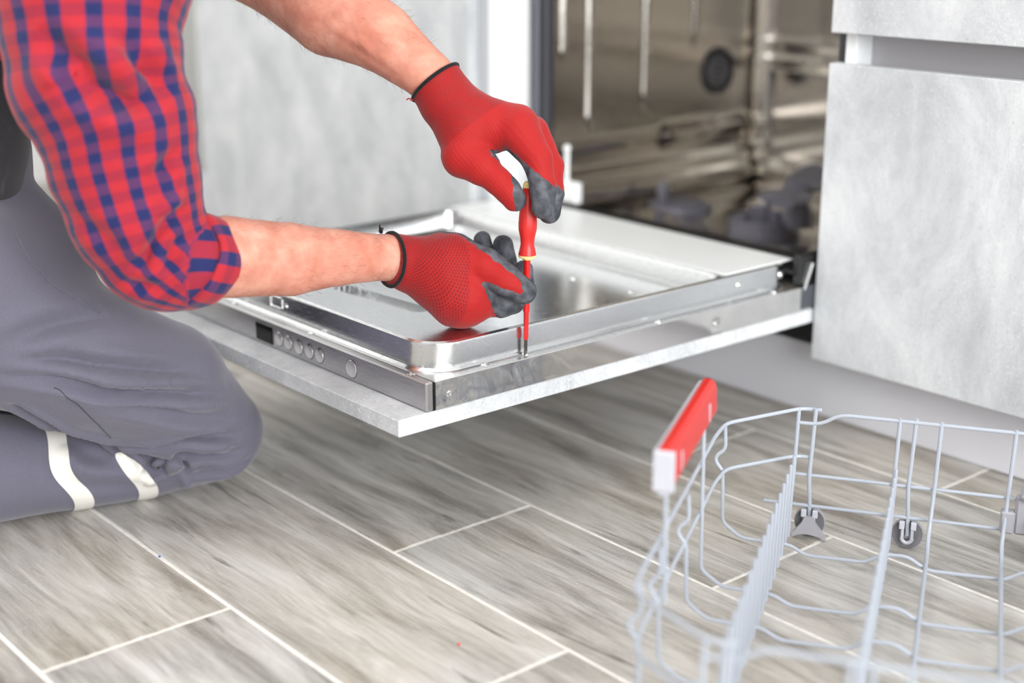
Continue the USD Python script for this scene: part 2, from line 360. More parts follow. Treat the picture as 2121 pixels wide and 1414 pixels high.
M_COAT = mat('glove_latex', {'g': ('geometry', {}), 'n': ('noise_texture', {'scale': 700., 'detail': 4, 'roughness': .7}), 'n2': ('noise_texture', {'scale': 90., 'detail': 3}), 'r': ('rgb_ramp', {'ramp': [(.35, c(54, 56, 62)), (.65, c(96, 98, 106))]}), 'bp': ('bump', {'strength': .45, 'distance': .001}),
                             'p': ('principled_bsdf', {'roughness': .62, 'specular_ior_level': .35})},
             [('g.position', 'n.vector'), ('g.position', 'n2.vector'), ('n2.fac', 'r.fac'), ('r.color', 'p.base_color'), ('n.fac', 'bp.height'), ('bp.normal', 'p.normal')])
M_HEM = cloth('black_hem', c(24, 24, 26), 1500., .1, .3, .5)

# knitted glove: st = (along the hand, around it); dotted rib up to st.x = 0
def st_nodes(): return {'uv': ('uvmap', {'attribute': 'st'}), 'xyz': ('separate_xyz', {})}
def knit(name):
    n = st_nodes()
    n.update({'ku': ('math', {'math_type': 'multiply', 'value2': 2 * math.pi / .0030}), 'kv': ('math', {'math_type': 'multiply', 'value2': 2 * math.pi / .0026}),
              'su': ('math', {'math_type': 'sine'}), 'sv': ('math', {'math_type': 'sine'}), 'mul': ('math', {'math_type': 'multiply'}),
              'dm': ('map_range', {'from_min': .25, 'from_max': .75, 'to_min': 0, 'to_max': .78, 'clamp': True}),
              'z': ('map_range', {'from_min': -.001, 'from_max': .001, 'to_min': 1, 'to_max': 0, 'clamp': True}), 'f': ('math', {'math_type': 'multiply'}),
              'zc': ('mix_color', {'a': c(161, 25, 24), 'b': c(154, 25, 26)}), 'mx': ('mix_color', {'b': c(86, 8, 14)}),
              'hv': ('mix_float', {'use_clamp': False}), 'bp': ('bump', {'strength': .2, 'distance': .0005}),
              'p': ('principled_bsdf', {'roughness': .68, 'sheen_weight': .12, 'specular_ior_level': .25})})
    return mat(name, n, [('uv.UV', 'xyz.vector'), ('xyz.x', 'ku.value1'), ('xyz.y', 'kv.value1'), ('ku.value', 'su.value1'), ('kv.value', 'sv.value1'), ('su.value', 'mul.value1'), ('sv.value', 'mul.value2'),
                         ('mul.value', 'dm.value'), ('xyz.x', 'z.value'), ('dm.result', 'f.value1'), ('z.result', 'f.value2'), ('z.result', 'zc.fac'), ('zc.result', 'mx.a'), ('f.value', 'mx.fac'), ('mx.result', 'p.base_color'),
                         ('z.result', 'hv.fac'), ('sv.value', 'hv.a'), ('mul.value', 'hv.b'), ('hv.result', 'bp.height'), ('bp.normal', 'p.normal')])
M_KNIT = knit('red_knit')
def plaid(name, pv=.0305, pu=.0205):
    n = st_nodes()
    n.update({'fv': ('math', {'math_type': 'multiply', 'value2': 2 * math.pi / pv}), 'fu': ('math', {'math_type': 'multiply', 'value2': 2 * math.pi / pu}), 'sv': ('math', {'math_type': 'sine'}), 'su': ('math', {'math_type': 'sine'}),
              'tv': ('map_range', {'from_min': .12, 'from_max': .36, 'to_min': 0, 'to_max': 1, 'clamp': True}), 'tu': ('map_range', {'from_min': -.2, 'from_max': .2, 'to_min': 0, 'to_max': 1, 'clamp': True}),
              'red': ('mix_color', {'a': c(170, 42, 52), 'b': c(148, 40, 58)}), 'nav': ('mix_color', {'a': c(82, 48, 88), 'b': c(36, 42, 88)}), 'mx': ('mix_color', {}),
              'g': ('geometry', {}), 'n': ('noise_texture', {'scale': 1100.}), 'bp': ('bump', {'strength': .2, 'distance': .0005}),
              'p': ('principled_bsdf', {'roughness': .85, 'sheen_weight': .15, 'specular_ior_level': .15})})
    return mat(name, n, [('uv.UV', 'xyz.vector'), ('xyz.y', 'fv.value1'), ('xyz.x', 'fu.value1'), ('fv.value', 'sv.value1'), ('fu.value', 'su.value1'), ('sv.value', 'tv.value'), ('su.value', 'tu.value'),
                         ('tu.result', 'red.fac'), ('tu.result', 'nav.fac'), ('tv.result', 'mx.fac'), ('red.result', 'mx.a'), ('nav.result', 'mx.b'), ('mx.result', 'p.base_color'),
                         ('g.position', 'n.vector'), ('n.fac', 'bp.height'), ('bp.normal', 'p.normal')])
M_PLAID = plaid('plaid_cotton')

# ------------------------------------------------------------------ the room
RX0, RX1, RY0, RY1, RZ = -3.6, 2.5, -2.6, 2.14, 2.5
fl = thing('floor', 'floor of grey wood-look plank tiles with white grout', 'floor', kind='structure')
obj('grout', bx(RX0, RX1, RY0, RY1, -.03, -.0009, 0), M_GROUT, fl)
PW, PL, GAP = .2017, .65, .0042
joint = {0: -1.195, 1: -.9125}
for r in range(-16, 8):
    y0 = .843 + PW * r
    j0 = -1.195 if r % 2 == 0 else -.909
    for k in range(-5, 7):
        x0 = j0 + PL * k
        a, b_ = max(x0 + GAP / 2, RX0), min(x0 + PL - GAP / 2, RX1)
        ya, yb = max(y0 + GAP / 2, RY0), min(y0 + PW - GAP / 2, RY1)
        if b_ - a < .02 or yb - ya < .02: continue
        obj('plank', bx(a, b_, ya, yb, -.012, rng.uniform(-.0003, 0), .0009), M_WOOD, fl, smooth=False)
st = lambda n, m, mt, label, cat='wall', **k: obj(n, m, mt, smooth=False, kind='structure', label=label, cat=cat, **k)
st('wall_back', bx(RX0, RX1, RY1, RY1 + .1, 0, RZ, 0), M_WALL, 'white painted wall behind the kitchen cabinets')
st('wall_left', bx(RX0 - .1, RX0, RY0, RY1, 0, RZ, 0), M_WALL, 'white painted side wall beyond the tall cabinet')
st('wall_front', bx(RX0, RX1, RY0 - .1, RY0, 0, RZ, 0), plain('front_wall_paint', c(188, 188, 190), .8), 'light grey painted wall facing the cabinets')
st('ceiling', bx(RX0, RX1, RY0, RY1, RZ, RZ + .1, 0), M_WALL, 'flat white ceiling over the kitchen', 'ceiling')
y0, y1, z0, z1 = WIN_Y - WIN_W / 2, WIN_Y + WIN_W / 2, WIN_Z - WIN_H / 2, WIN_Z + WIN_H / 2
st('wall_right', cat_([bx(RX1, RX1 + .1, RY0, y0, 0, RZ, 0), bx(RX1, RX1 + .1, y1, RY1, 0, RZ, 0), bx(RX1, RX1 + .1, y0, y1, 0, z0, 0), bx(RX1, RX1 + .1, y0, y1, z1, RZ, 0)]), M_WALL, 'white painted wall with the wide window')
w1 = thing('window_1', 'wide white framed window in the side wall', 'window', kind='structure')
obj('pane', bx(RX1 + .045, RX1 + .051, y0 + .05, y1 - .05, z0 + .05, z1 - .05, 0), M_GLASS, w1, smooth=False)
for a, b_, d, e in ((y0, y1, z0, z0 + .055), (y0, y1, z1 - .055, z1), (y0, y0 + .055, z0, z1), (y1 - .055, y1, z0, z1), (WIN_Y - .03, WIN_Y + .03, z0, z1)):
    obj('frame', bx(RX1 + .02, RX1 + .08, a, b_, d, e, .003), M_WHITE, w1)
cl = thing('ceiling_light', 'large flat square ceiling light panel', 'lamp')
obj('frame', bx(-3.24, -.56, -2.04, .64, 2.452, 2.499, .004), M_WHITE, cl)

# ------------------------------------------------------------------ cabinets
YF = 1.5
t = thing('tall_cabinet', 'tall cabinet with pale concrete-look door behind the opened dishwasher door', 'cabinet')
obj('door', bx(-2.62, -1.757, 1.405, 1.424, .012, 2.1, .0012), M_CONC, t)
obj('body', bx(-2.62, -1.759, 1.430, 2.12, .1, 2.1, .001), M_WHITE, t, label='white cabinet body')
obj('edge_profile', bx(-1.764, -1.7572, 1.4255, 1.4445, .125, 2.1, .0006), plain('profile_grey', c(178, 180, 184), .35), t)
t = thing('drawer_cabinet', 'drawer unit with grey concrete-look fronts and finger channel at right of dishwasher', 'cabinet')
for z0, z1 in ((.1008, .4910), (.5285, .855)):
    d = obj('drawer', bx(-1.150, -.552, YF, YF + .019, z0, z1, .0011), M_CONC, t)
for x in (-1.1405, -.571):
    obj('side_panel', bx(x, x + .0165, YF + .0195, 2.1, .1, .86, .0006), M_WHITE, t)
obj('finger_channel', cat_([bx(-1.1238, -.5715, YF + .052, YF + .056, .47, .55, .0004), bx(-1.1238, -.5715, YF + .021, YF + .056, .466, .470, .0004), bx(-1.1238, -.5715, YF + .021, YF + .056, .548, .552, .0004)]), M_CHANNEL, t, label='light grey recessed finger channel')
obj('body', bx(-1.1235, -.5715, YF + .06, 2.1, .1, .86, 0), M_WHITE, t, smooth=False)
t = thing('base_cabinet', 'next cabinet along with a grey concrete-look front', 'cabinet')
obj('door', bx(-.549, .45, YF, YF + .019, .1008, .855, .0011), M_CONC, t)
obj('body', bx(-.549, .45, YF + .02, 2.1, .1, .86, 0), M_WHITE, t, smooth=False)
obj('plinth', bx(-3.5, .45, 1.56, 1.576, .0005, .0985, .0008), M_PLINTH, label='pale grey plinth board running under the cabinets', cat='plinth')
obj('worktop', bx(-1.755, .45, 1.48, 2.13, .86, .898, .002), M_CONC, label='pale worktop over the dishwasher and drawers', cat='worktop')

# ------------------------------------------------------------------ dishwasher
dw = thing('dishwasher', 'built-in dishwasher with its steel-lined door folded down flat', 'dishwasher')
XL, XR = -1.753, -1.153
pn = obj('door_panel', bx(XL, XR, .8243, 1.505, .150, .169, .0011), M_CONC, dw, label='concrete-look furniture panel of the open door')
# base frame of the door: flange
obj('door_frame', bx(XL + .002, XR - .001, .872, 1.50, .1695, .2012, .0008), M_STEEL, dw)
cpn = obj('control_panel', bx(XL + .001, XR + .0, .8606, .8705, .1695, .2022, .0018), M_PANEL, dw, label='brushed steel control panel edge')
obj('edge_gap', bx(XL + .003, XR - .0004, .8703, .8722, .1697, .2012, 0), M_BLACK, dw, smooth=False)
obj('display', bx(-1.4978, -1.4596, .8598, .8615, .1732, .1948, .0003), M_DISPLAY, cpn, label='black display window')
for i, x in enumerate((-1.4453, -1.4248, -1.4015, -1.3786, -1.3571, -1.2921)):
    r = .0104 if i == 5 else .0086
    b = obj('button', lathe([(.0002, .0009), (r * .85, .0009), (r * .95, .0006), (r, 0), (r, -.002)], 28, (x, .8603, .1842), (0, -1, 0)), steel('button_steel', (.82, .81, .80), .3, 0, (60, 2, 60)) if i == 0 else '/World/Looks/button_steel', cpn)
    ring = lathe([(r + .0006, .00015), (r + .0006, -.001), (r - .0004, -.001), (r - .0004, .00015), (r + .0006, .00015)], 28, (x, .8606, .1842), (0, -1, 0))
    obj('button_gap', ring, M_BLACK, cpn)
    if i in (2, 3, 4): obj('indicator', bx(x - .0012, x + .0016, .8589, .8604, .1908, .1936, .0005), M_BLACK, cpn)
# side trim with its dimples
gy, gz = np.meshgrid(np.linspace(.8724, 1.498, 240), np.linspace(.1697, .2010, 22), indexing='ij')
disp = np.zeros_like(gy)
for (yy, zz) in ((.8915, .1838), (1.3095, .1832)):
    rr = np.hypot(gy - yy, gz - zz); disp -= .0011 * np.exp(-(rr / .0058) ** 2); disp += .00016 * np.sin(rr * 600) * np.exp(-(rr / .016) ** 2) * (yy < 1)
disp += .00045 * (meshkit.noise(np.stack([gy * 75 + gz * 30, gz * 34, 0 * gy], -1), 3) - .5) * np.clip((1.09 - gy) / .06, 0, 1) * np.clip((.2 - gz) / .006, 0, 1) * np.clip((gz - .170) / .004, 0, 1) + .00006 * (meshkit.noise(np.stack([gy * 18, gz * 40, 0 * gy], -1), 5) - .5)
def grid_mesh(Pg):
    n, m_ = Pg.shape[:2]; I = np.arange(n * m_).reshape(n, m_)
    F = np.vstack([np.stack([I[:-1, :-1], I[1:, :-1], I[1:, 1:]], -1).reshape(-1, 3), np.stack([I[:-1, :-1], I[1:, 1:], I[:-1, 1:]], -1).reshape(-1, 3)])
    return trimesh.Trimesh(Pg.reshape(-1, 3), F, process=False)
side = grid_mesh(np.stack([XR + .0004 + disp, gy, gz], -1))
back = grid_mesh(np.stack([np.full_like(gy, XR - .0016), gy, gz], -1)); back.invert()
obj('side_trim', cat_([side, back]), M_MIRROR, dw, smooth=40, label='polished steel side trim of the door')
# liner: raised rounded tray with a shallow well
RIM = (-1.745, -1.1722, .8795, 1.488, .042)
def loop(ins, z, R=RIM): return rrect(R[0] + ins, R[1] - ins, R[2] + ins, R[3] - ins, max(R[4] - ins, .004), z, 10)
WEL = (-1.7335, -1.1795, .985, 1.352, .022)
def wloop(ins, z): return rrect(WEL[0] + ins, WEL[1] - ins, WEL[2] + ins, WEL[3] - ins, max(WEL[4] - ins, .004), z, 10)
shell = loft([loop(.0, .1995), loop(-.0025, .2013), loop(0, .2045), loop(.0006, .2290), loop(.0014, .2317), loop(.0042, .2335), wloop(-.0022, .2335), wloop(0, .2325), wloop(.0025, .2275), wloop(.006, .209), wloop(.010, .2055), wloop(.014, .2050)])
sm = to_manifold(shell)
def stadium(pts, r, z0, z1):
    from shapely.geometry import LineString
    g = LineString(pts).buffer(r, quad_segs=8)
    m = trimesh.creation.extrude_polygon(g, z1 - z0, engine='earcut'); m.apply_translation([0, 0, z0]); return m
slot = stadium([(-1.437, .951), (-1.300, .962)], .0125, .2215, .25)
cut = sm - to_manifold(slot)
liner = from_manifold(cut)
ln = obj('door_liner', liner, M_WELL, dw, smooth=32, label='raised steel liner tray with a shallow well')
obj('liner_slot', stadium([(-1.437, .951), (-1.300, .962)], .0127, .2208, .222), M_STEEL, ln)
obj('end_plate', bx(-1.741, -1.177, 1.3525, 1.484, .2331, .2352, .0009), M_GLOSS_WHITE, ln, label='white plate at the hinge end of the liner')
obj('latch', cat_([bx(-1.494, -1.4655, .8782, .881, .212, .214, .0004), bx(-1.494, -1.4655, .8782, .881, .225, .227, .0004), bx(-1.494, -1.492, .8782, .881, .212, .227, .0004), bx(-1.4675, -1.4655, .8782, .881, .212, .227, .0004)]), M_CHROME, ln)
obj('latch_pin', lathe([(.0002, .001), (.0018, .001), (.0019, .0004), (.0036, .0004), (.0038, -.002)], 20, (-1.4578, .8792, .2185), (0, -1, 0)), M_CHROME, ln)
def screw(p, axis=(0, 0, 1), r=.0046, parent=dw):
    prof = [(.0003, .0004), (.0011, .0004), (.0013, .0014), (r * .75, .0012), (r, .0002), (r, -.001)]
    return obj('screw', lathe(prof, 18, p, axis), M_CHROME, parent)
for x, y in ((-1.1665, 1.0096), (-1.166, .9503), (-1.1895, .8678), (-1.3887, .8695), (-1.5648, .8705), (-1.6953, .870), (-1.1622, 1.217), (-1.1627, 1.431)): screw((x, y, .2014))
screw((XR - .0004, .8915, .1838), (1, 0, 0), .0042); screw((XR - .0004, 1.3095, .1832), (1, 0, 0), .0036)
for y in (1.3733, 1.4559): screw((-1.1722, y, .2185), (1, 0, 0), .0048)
for x, y in ((-1.371, 1.27), (-1.272, 1.28)): screw((x, y, .2053), (0, 0, 1), .0042)

# tub
TX0, TX1, TY0, TY1, TZ0, TZ1 = -1.722, -1.166, 1.545, 2.045, .205, .815
def wall_grid(fn, u0, u1, v0, v1, nu, nv): 
    a, b_ = np.meshgrid(np.linspace(u0, u1, nu), np.linspace(v0, v1, nv), indexing='ij'); return grid_mesh(fn(a, b_))
def bump1(x, a, b_, s): return 1 / (1 + np.exp(-(x - a) / s)) * 1 / (1 + np.exp((x - b_) / s))
def left_wall(y, z):
    d = 0 * y
    for yy, zb, w in ((1.566, .457, .0035), (1.6236, .345, .0045), (1.7515, .366, .0045), (1.87, .46, .004)):
        d += .0055 * np.exp(-((y - yy) / w) ** 2) / (1 + np.exp(-(z - zb) / .004))
    d += .009 * bump1(z, .208, .236, .002) + .010 * bump1(z, .150, .262, .003) + .006 * bump1(z, .2995, .312, .0025)
    d += .011 * bump1(y, 1.80, 2.01, .004) * bump1(z, .288 + (y - 1.80) * .09, .318, .003)
    d -= .012 * np.exp(-(np.maximum(0, np.hypot((y - 1.9335) / 1.0, z - .404) - .030) / .005) ** 2)
    d += .022 * np.clip((y - 2.0) / .04, 0, 1) ** 2
    return np.stack([TX0 + d, y, z], -1)
def back_wall(x, z):
    d = .008 * bump1(z, .150, .235, .003) + .022 * np.clip((-1.68 - x) / .04, 0, 1) ** 2 + .006 * bump1(z, .41, .425, .003) + .006 * bump1(z, .443, .455, .003)
    return np.stack([x, TY1 - d, z], -1)
m = wall_grid(left_wall, TY0, TY1, .15, TZ1, 180, 220); obj('tub_wall', m, M_TUB, dw, smooth=True, label='embossed steel side wall of the tub')
m = wall_grid(back_wall, TX0, TX1, .15, TZ1, 120, 160); m.invert(); obj('tub_wall', m, M_TUB, dw, smooth=True)
obj('tub_wall', bx(TX1, TX1 + .004, TY0, TY1, .15, TZ1, 0), M_TUB, dw)
obj('tub_roof', bx(TX0, TX1, TY0, TY1, TZ1, TZ1 + .004, 0), M_TUB, dw)
def tub_floor(x, y):
    z = .206 - .034 * np.exp(-(((x + 1.47) / .17) ** 2 + ((y - 1.80) / .15) ** 2))
    z += .012 * np.clip((1.585 - y) / .03, 0, 1)
    return np.stack([x, y, z], -1)
m = wall_grid(tub_floor, TX0, TX1, TY0, TY1, 90, 90); obj('tub_floor', m, M_TUB, dw, smooth=True)
obj('outer_casing', cat_([bx(-1.7525, -1.7265, 1.545, 2.09, .1, .83, 0), bx(-1.1615, -1.1535, 1.545, 2.09, .1, .83, 0), bx(-1.7525, -1.1535, 2.05, 2.09, .1, .83, 0), bx(-1.7525, -1.1535, 1.56, 2.05, .1, .148, 0), bx(-1.7525, -1.1535, 1.545, 2.09, .82, .85, 0)]), M_BLACK, dw, smooth=False, label='dark outer casing around the tub')
obj('gasket', cat_([bx(-1.752, -1.735, 1.525, 1.55, .215, .83, .003), bx(-1.735, -1.722, 1.53, 1.552, .215, .83, .004), bx(-1.166, -1.1545, 1.538, 1.552, .215, .83, .002), bx(-1.752, -1.1545, 1.53, 1.552, .80, .83, .003)]), M_GASKET, dw, label='dark rubber gasket around the tub opening')
obj('gasket_strip', bx(-1.7385, -1.7325, 1.522, 1.526, .25, .80, .001), plain('strip_grey', c(120, 122, 134), .3), dw)
obj('sill', cat_([bx(TX0 - .02, TX1 + .011, 1.502, 1.56, .19, .212, .003), bx(TX0, TX1, 1.53, 1.565, .2, .222, .004)]), M_BLACK, dw, label='black lip between door and tub')
# vent on the side wall
vt = obj('vent', cat_([lathe([(.0395, .0), (.0395, .006), (.036, .008), (.033, .006), (.033, .002)], 40, (TX0 - .001, 1.9335, .404), (1, 0, 0)), lathe([(.0002, .001), (.033, .001), (.033, 0)], 30, (TX0 - .004, 1.9335, .404), (1, 0, 0))]), M_GASKET, dw, label='round dark grille on the tub side wall')
for k in range(1, 4): obj('vent_ring', lathe([(.0085 * k + .0022, .0), (.0085 * k + .0022, .005), (.0085 * k - .0014, .005), (.0085 * k - .0014, 0)], 30, (TX0 - .003, 1.9335, .404), (1, 0, 0)), M_GREYP, vt)
# floor fittings
cap = obj('salt_cap', lathe([(.0002, .028), (.040, .028), (.052, .024), (.056, .016), (.057, 0), (.06, -.02)], 36, (-1.655, 1.772, .176)), M_TUBP, dw, label='grey round cap on the tub floor')
obj('cap_knob', lathe([(.0002, .034), (.008, .032), (.0115, .024), (.009, .012), (.007, 0)], 20, (-1.665, 1.745, .204)), M_TUBP, cap)
for k in range(10):
    a = k * math.pi / 5; obj('cap_rib', bx(-1.655 + .054 * math.cos(a) - .004, -1.655 + .054 * math.cos(a) + .004, 1.772 + .054 * math.sin(a) - .004, 1.772 + .054 * math.sin(a) + .004, .172, .199, .0015), M_TUBP, cap)
fc = obj('filter', lathe([(.03, .004), (.034, .028), (.050, .034), (.056, .030), (.058, .0), (.062, -.02)], 40, (-1.49, 1.80, .166)), M_TUBP, dw, label='grey filter cup in the tub floor')
obj('filter_grip', cat_([bx(-1.52, -1.46, 1.796, 1.804, .17, .214, .002), lathe([(.012, 0), (.012, .05), (.009, .054), (.0002, .054)], 20, (-1.49, 1.80, .166))]), M_TUBP, fc)
# spray arm: hub and two curved blades
hub = (-1.435, 1.815, .21)
arm = []
def blade(sgn):
    rings = []
    for s in np.linspace(0, 1, 14):
        px_ = hub[0] + sgn * s * .075; py_ = hub[1] - sgn * s * .185 + .05 * s * s * sgn; wd = .018 + .022 * math.sin(math.pi * min(1, s * 1.02)) ; zz = hub[2] + .036 + .012 * s
        ang = np.linspace(0, 2 * np.pi, 14, endpoint=False)
        rings.append(np.stack([px_ + wd * np.cos(ang), py_ + .35 * wd * np.cos(ang), zz + .009 * np.sin(ang)], 1))
    return loft(rings)
sa = obj('spray_arm', cat_([lathe([(.026, -.02), (.024, .0), (.017, .02), (.024, .034), (.026, .046), (.014, .054), (.0002, .054)], 28, hub)]), M_TUBP, dw, label='grey spray arm over the filter')
for s in (1, -1): obj('blade', blade(s), M_TUBP, sa)
# hinges
hg = obj('hinge', cat_([tube([(-1.640, 1.503, .254), (-1.640, 1.503, .322)], .0042, 12), lathe([(.0002, .007), (.005, .005), (.0062, 0), (.004, -.004)], 16, (-1.640, 1.503, .322))]), M_GLOSS_WHITE, dw, label='white hinge pin beside the tub')
obj('hinge_block', bx(-1.648, -1.612, 1.497, 1.512, .238, .272, .003), M_GLOSS_WHITE, hg)
hg = obj('hinge', cat_([bx(-1.166, -1.1535, 1.470, 1.545, .204, .245, .003)]), M_BLACK, dw, label='dark hinge housing at the drawer side')
obj('hinge_rod', tube([(-1.1525,1.4799,0.1984), (-1.1525,1.4947,0.2319)], .0022, 8), M_CHROME, hg)
obj('hinge_block', bx(-1.1535, -1.1515, 1.475, 1.53, .172, .203, .001), plain('hinge_grey', c(70, 72, 78), .4), hg)

# ------------------------------------------------------------------ screwdriver
T = np.array((-1.1668, 1.0098, .2025)); TOP = np.array((-1.1665,1.013,0.3965))
ax = TOP - T; LEN = np.linalg.norm(ax); ax /= LEN
scr = thing('screwdriver', 'red insulated screwdriver with yellow end held upright on the door rim', 'screwdriver')
k_ = LEN / 361.  # profile lengths below count along the axis
H = lambda v: (735 - v) * k_
obj('tip', lathe([(.0012, 0), (.0019, .0012), (.0020, .006), (.0019, H(703))], 12, T, ax), M_DARKSTEEL, scr, label='bare dark steel tip')
obj('shaft', lathe([(.0021, H(706)), (.0028, H(704)), (.0029, H(648)), (.0037, H(645)), (.0037, H(535))], 20, T, ax), M_SHAFT, scr, label='glossy red insulated shaft')
obj('collar', lathe([(.0052, H(536)), (.0056, H(534)), (.0056, H(532)), (.0096, H(531)), (.0099, H(529)), (.0099, H(527)), (.0094, H(526))], 28, T, ax), M_YELLOW, scr, label='yellow collar')
prof = [(.0095, 527), (.0097, 524), (.0082, 512), (.0074, 503), (.0078, 492), (.0090, 482), (.0100, 474), (.0102, 462), (.0098, 448), (.0088, 425), (.0074, 402), (.0062, 391), (.0062, 388)]
aa = np.linspace(0, 2 * np.pi, 48, endpoint=False); ref = np.cross(ax, [0, 1, 0]); ref /= np.linalg.norm(ref); rf2 = np.cross(ax, ref)
rings = []
for r, v in prof:
    flat = np.clip((v - 392) / 20, 0, 1) * np.clip((486 - v) / 10, 0, 1)
    rr = r * (1 - .055 * flat * (1 - np.abs(np.cos(3 * aa)) ** .7))
    rings.append(T + ax * H(v) + rr[:, None] * (np.cos(aa)[:, None] * ref + np.sin(aa)[:, None] * rf2))
obj('handle', loft(rings), M_HANDLE, scr, label='red faceted grip')
obj('end_cap', lathe([(.0061, H(388.5)), (.0061, H(385)), (.0055, H(380)), (.004, H(376)), (.0002, H(374))], 24, T, ax), M_YELLOW, scr, label='yellow domed end')

# ------------------------------------------------------------------ dish rack (local: x along the side, y away, z up)
rk = thing('dish_rack', 'grey wire dishwasher basket with red handle standing on the floor tiles', 'dish rack', (-.8283, 1.2774, 0), 31.6)
WN = -.545; UE = .30
def mir(w): return WN - w
rw = .0021
obj('rim', tube([(-.1315, 0, .1365), (-.105, 0, .1365), (-.086, 0, .150), (UE - .06, 0, .150), (UE, -.05, .150), (UE, WN + .05, .150), (UE - .06, WN, .150), (-.086, WN, .150), (-.105, WN, .1365), (-.1315, WN, .1365)], rw, 10, .012), M_WIRE, rk)
obj('rim', tube([(-.105, .0035, .152), (-.127, .0035, .152), (-.199, -.062, .149), (-.203, -.10, .148), (-.203, WN + .10, .148), (-.199, WN + .062, .149), (-.127, WN - .0035, .152), (-.105, WN - .0035, .152)], rw, 10, .012), M_WIRE, rk)
obj('mid_wire', tube([(-.112, .0035, .096), (-.130, .0035, .096), (-.197, -.060, .096), (-.202, -.10, .095), (-.202, WN + .10, .095), (-.197, WN + .060, .096), (-.130, WN - .0035, .096), (-.112, WN - .0035, .096)], rw, 10, .012), M_WIRE, rk)
for z, u0 in ((.075, -.131), (.0385, -.163)):
    for w in (.003, WN - .003): obj('mid_wire', tube([(u0, w, z), (UE - .03, w, z)], rw * .95, 10), M_WIRE, rk)
    obj('mid_wire', tube([(UE + .003, -.03, z), (UE + .003, WN + .03, z)], rw * .95, 10), M_WIRE, rk)
WU = [-.066, -.190, -.264, -.386, -.462]
for i, w in enumerate(WU):
    humps = [(-.150, .0195), (-.124, .0195), (-.106, .0095), (-.043, .0105), (-.0255, .0225), (-.0005, .0235), (.0205, .0105), (.0985, .0115), (.116, .023), (.141, .0235), (.162, .0105), (.25, .0105), (.285, .03), (UE, .06), (UE, .150)]
    post = i == 1
    if i == 3: obj('post', tube([(-.1965, w + .0035, .202), (-.1945, w + .0035, .092)], rw, 9), M_WIRE, rk)
    if post: head = [(-.2000, .198), (-.1975, .036), (-.176, .0205)]
    else: head = [(-.1990, .147), (-.1975, .121), (-.2075, .1125), (-.2075, .105), (-.1995, .096), (-.1975, .036), (-.177, .0205)]
    obj('cross_wire', tube([(u, w, z) for u, z in head + humps], rw * .97, 9, .007), M_WIRE, rk)
for u in (-.1295, -.0215, .0215, .097, .172, .245):
    obj('long_wire', tube([(u, .0, .153), (u - .002, .0, .072), (u - .0035, -.010, .030), (u - .003, -.034, .0145), (u - .003, WN + .034, .0145), (u - .0035, WN + .010, .030), (u - .002, WN, .072), (u, WN, .153)], rw * 1.12, 10, .012), M_WIRE, rk)
for u in (-.1113, -.0048, .18):
    for w, s in ((.0, 1), (WN, -1)):
        obj('wheel_post', tube([(u, w + s * .001, .154), (u - .003, w + s * .001, .072), (u - .001, w + s * .003, .045), (u, w + s * .004, .017)], rw * 1.12, 10, .01), M_WIRE, rk)
for u, n, top in ((-.1282, 17, .108), (-.0205, 17, .106), (.173, 17, .106)):
    for k in range(n):
        w = -.030 - .0272 * k
        obj('tine', tube([(u - .002, w, .013), (u, w, top - .002), (u, w, top)], [.0021, .0021, .0015], 8), M_WIRE, rk)
# handle: pale back shell, red front, on two posts
hd = obj('handle', cat_([bx(-.2075, -.2030, -.386, -.186, .199, .2365, .0015), bx(-.2075, -.1885, -.390, -.3845, .199, .2365, .0012), bx(-.2035, -.1945, -.2, -.186, .1935, .204, .001), bx(-.2035, -.1945, -.386, -.372, .1935, .204, .001)]), M_GREYL, rk, label='pale back shell of the handle')
prof = [(-.2032, .2045), (-.1900, .2045), (-.1885, .207), (-.1895, .230), (-.1915, .2355), (-.1955, .2385), (-.2015, .2385), (-.2032, .237)]
from shapely.geometry import Polygon
grip = trimesh.creation.extrude_polygon(Polygon(prof), .198, engine='earcut')
grip.vertices = np.stack([grip.vertices[:, 0], -.3845 + grip.vertices[:, 2], grip.vertices[:, 1]], 1)
if grip.volume < 0: grip.invert()
gp = obj('grip', grip, M_REDP, hd, label='red front of the handle')
for w in (-.355, -.225): obj('grip_slot', bx(-.1897, -.1880, w - .001, w + .001, .208, .226, .0003), M_GREYL, hd)
# wheels
def wheel(u, w, s):
    o = (u, w, .0175)
    prof = [(.0166, -.002), (.0172, -.0005), (.0172, .004), (.0160, .005), (.0125, .005), (.0118, .003), (.0118, -.001), (.0125, -.002), (.0166, -.002)]
    wl = obj('wheel', cat_([lathe(prof, 40, o, (0, s, 0)), lathe([(.0002, .003), (.0118, .003), (.0118, .0045), (.0002, .0045)], 30, o, (0, s, 0)), lathe([(.0002, -.003), (.005, -.003), (.005, .004)], 20, o, (0, s, 0))] + [tube([(u + .0035 * math.cos(a), w, .0175 + .0035 * math.sin(a)), (u + .012 * math.cos(a), w, .0175 + .012 * math.sin(a))], .0009, 5) for a in np.linspace(0, 2 * math.pi, 8, endpoint=False)]), M_GREYP, rk)
    y = w - s * .006
    clipm = [bx(u + d - .0016, u + d + .0016, min(y, y - s * .004), max(y, y - s * .004), .014, .034, .0006) for d in (-.0052, .0052)]
    an = np.linspace(np.pi, 2 * np.pi, 13)
    clipm.append(tube([(u + .0055 * math.cos(a), y - s * .002, .0155 + .0058 * math.sin(a)) for a in an], .0021, 8))
    clipm += [bx(u + d - .0030, u + d + .0030, min(y, y - s * .0055), max(y, y - s * .0055), .026, .035, .0008) for d in (-.0062, .0062)]
    obj('wheel_clip', cat_(clipm), M_GREYL, wl)
    return wl
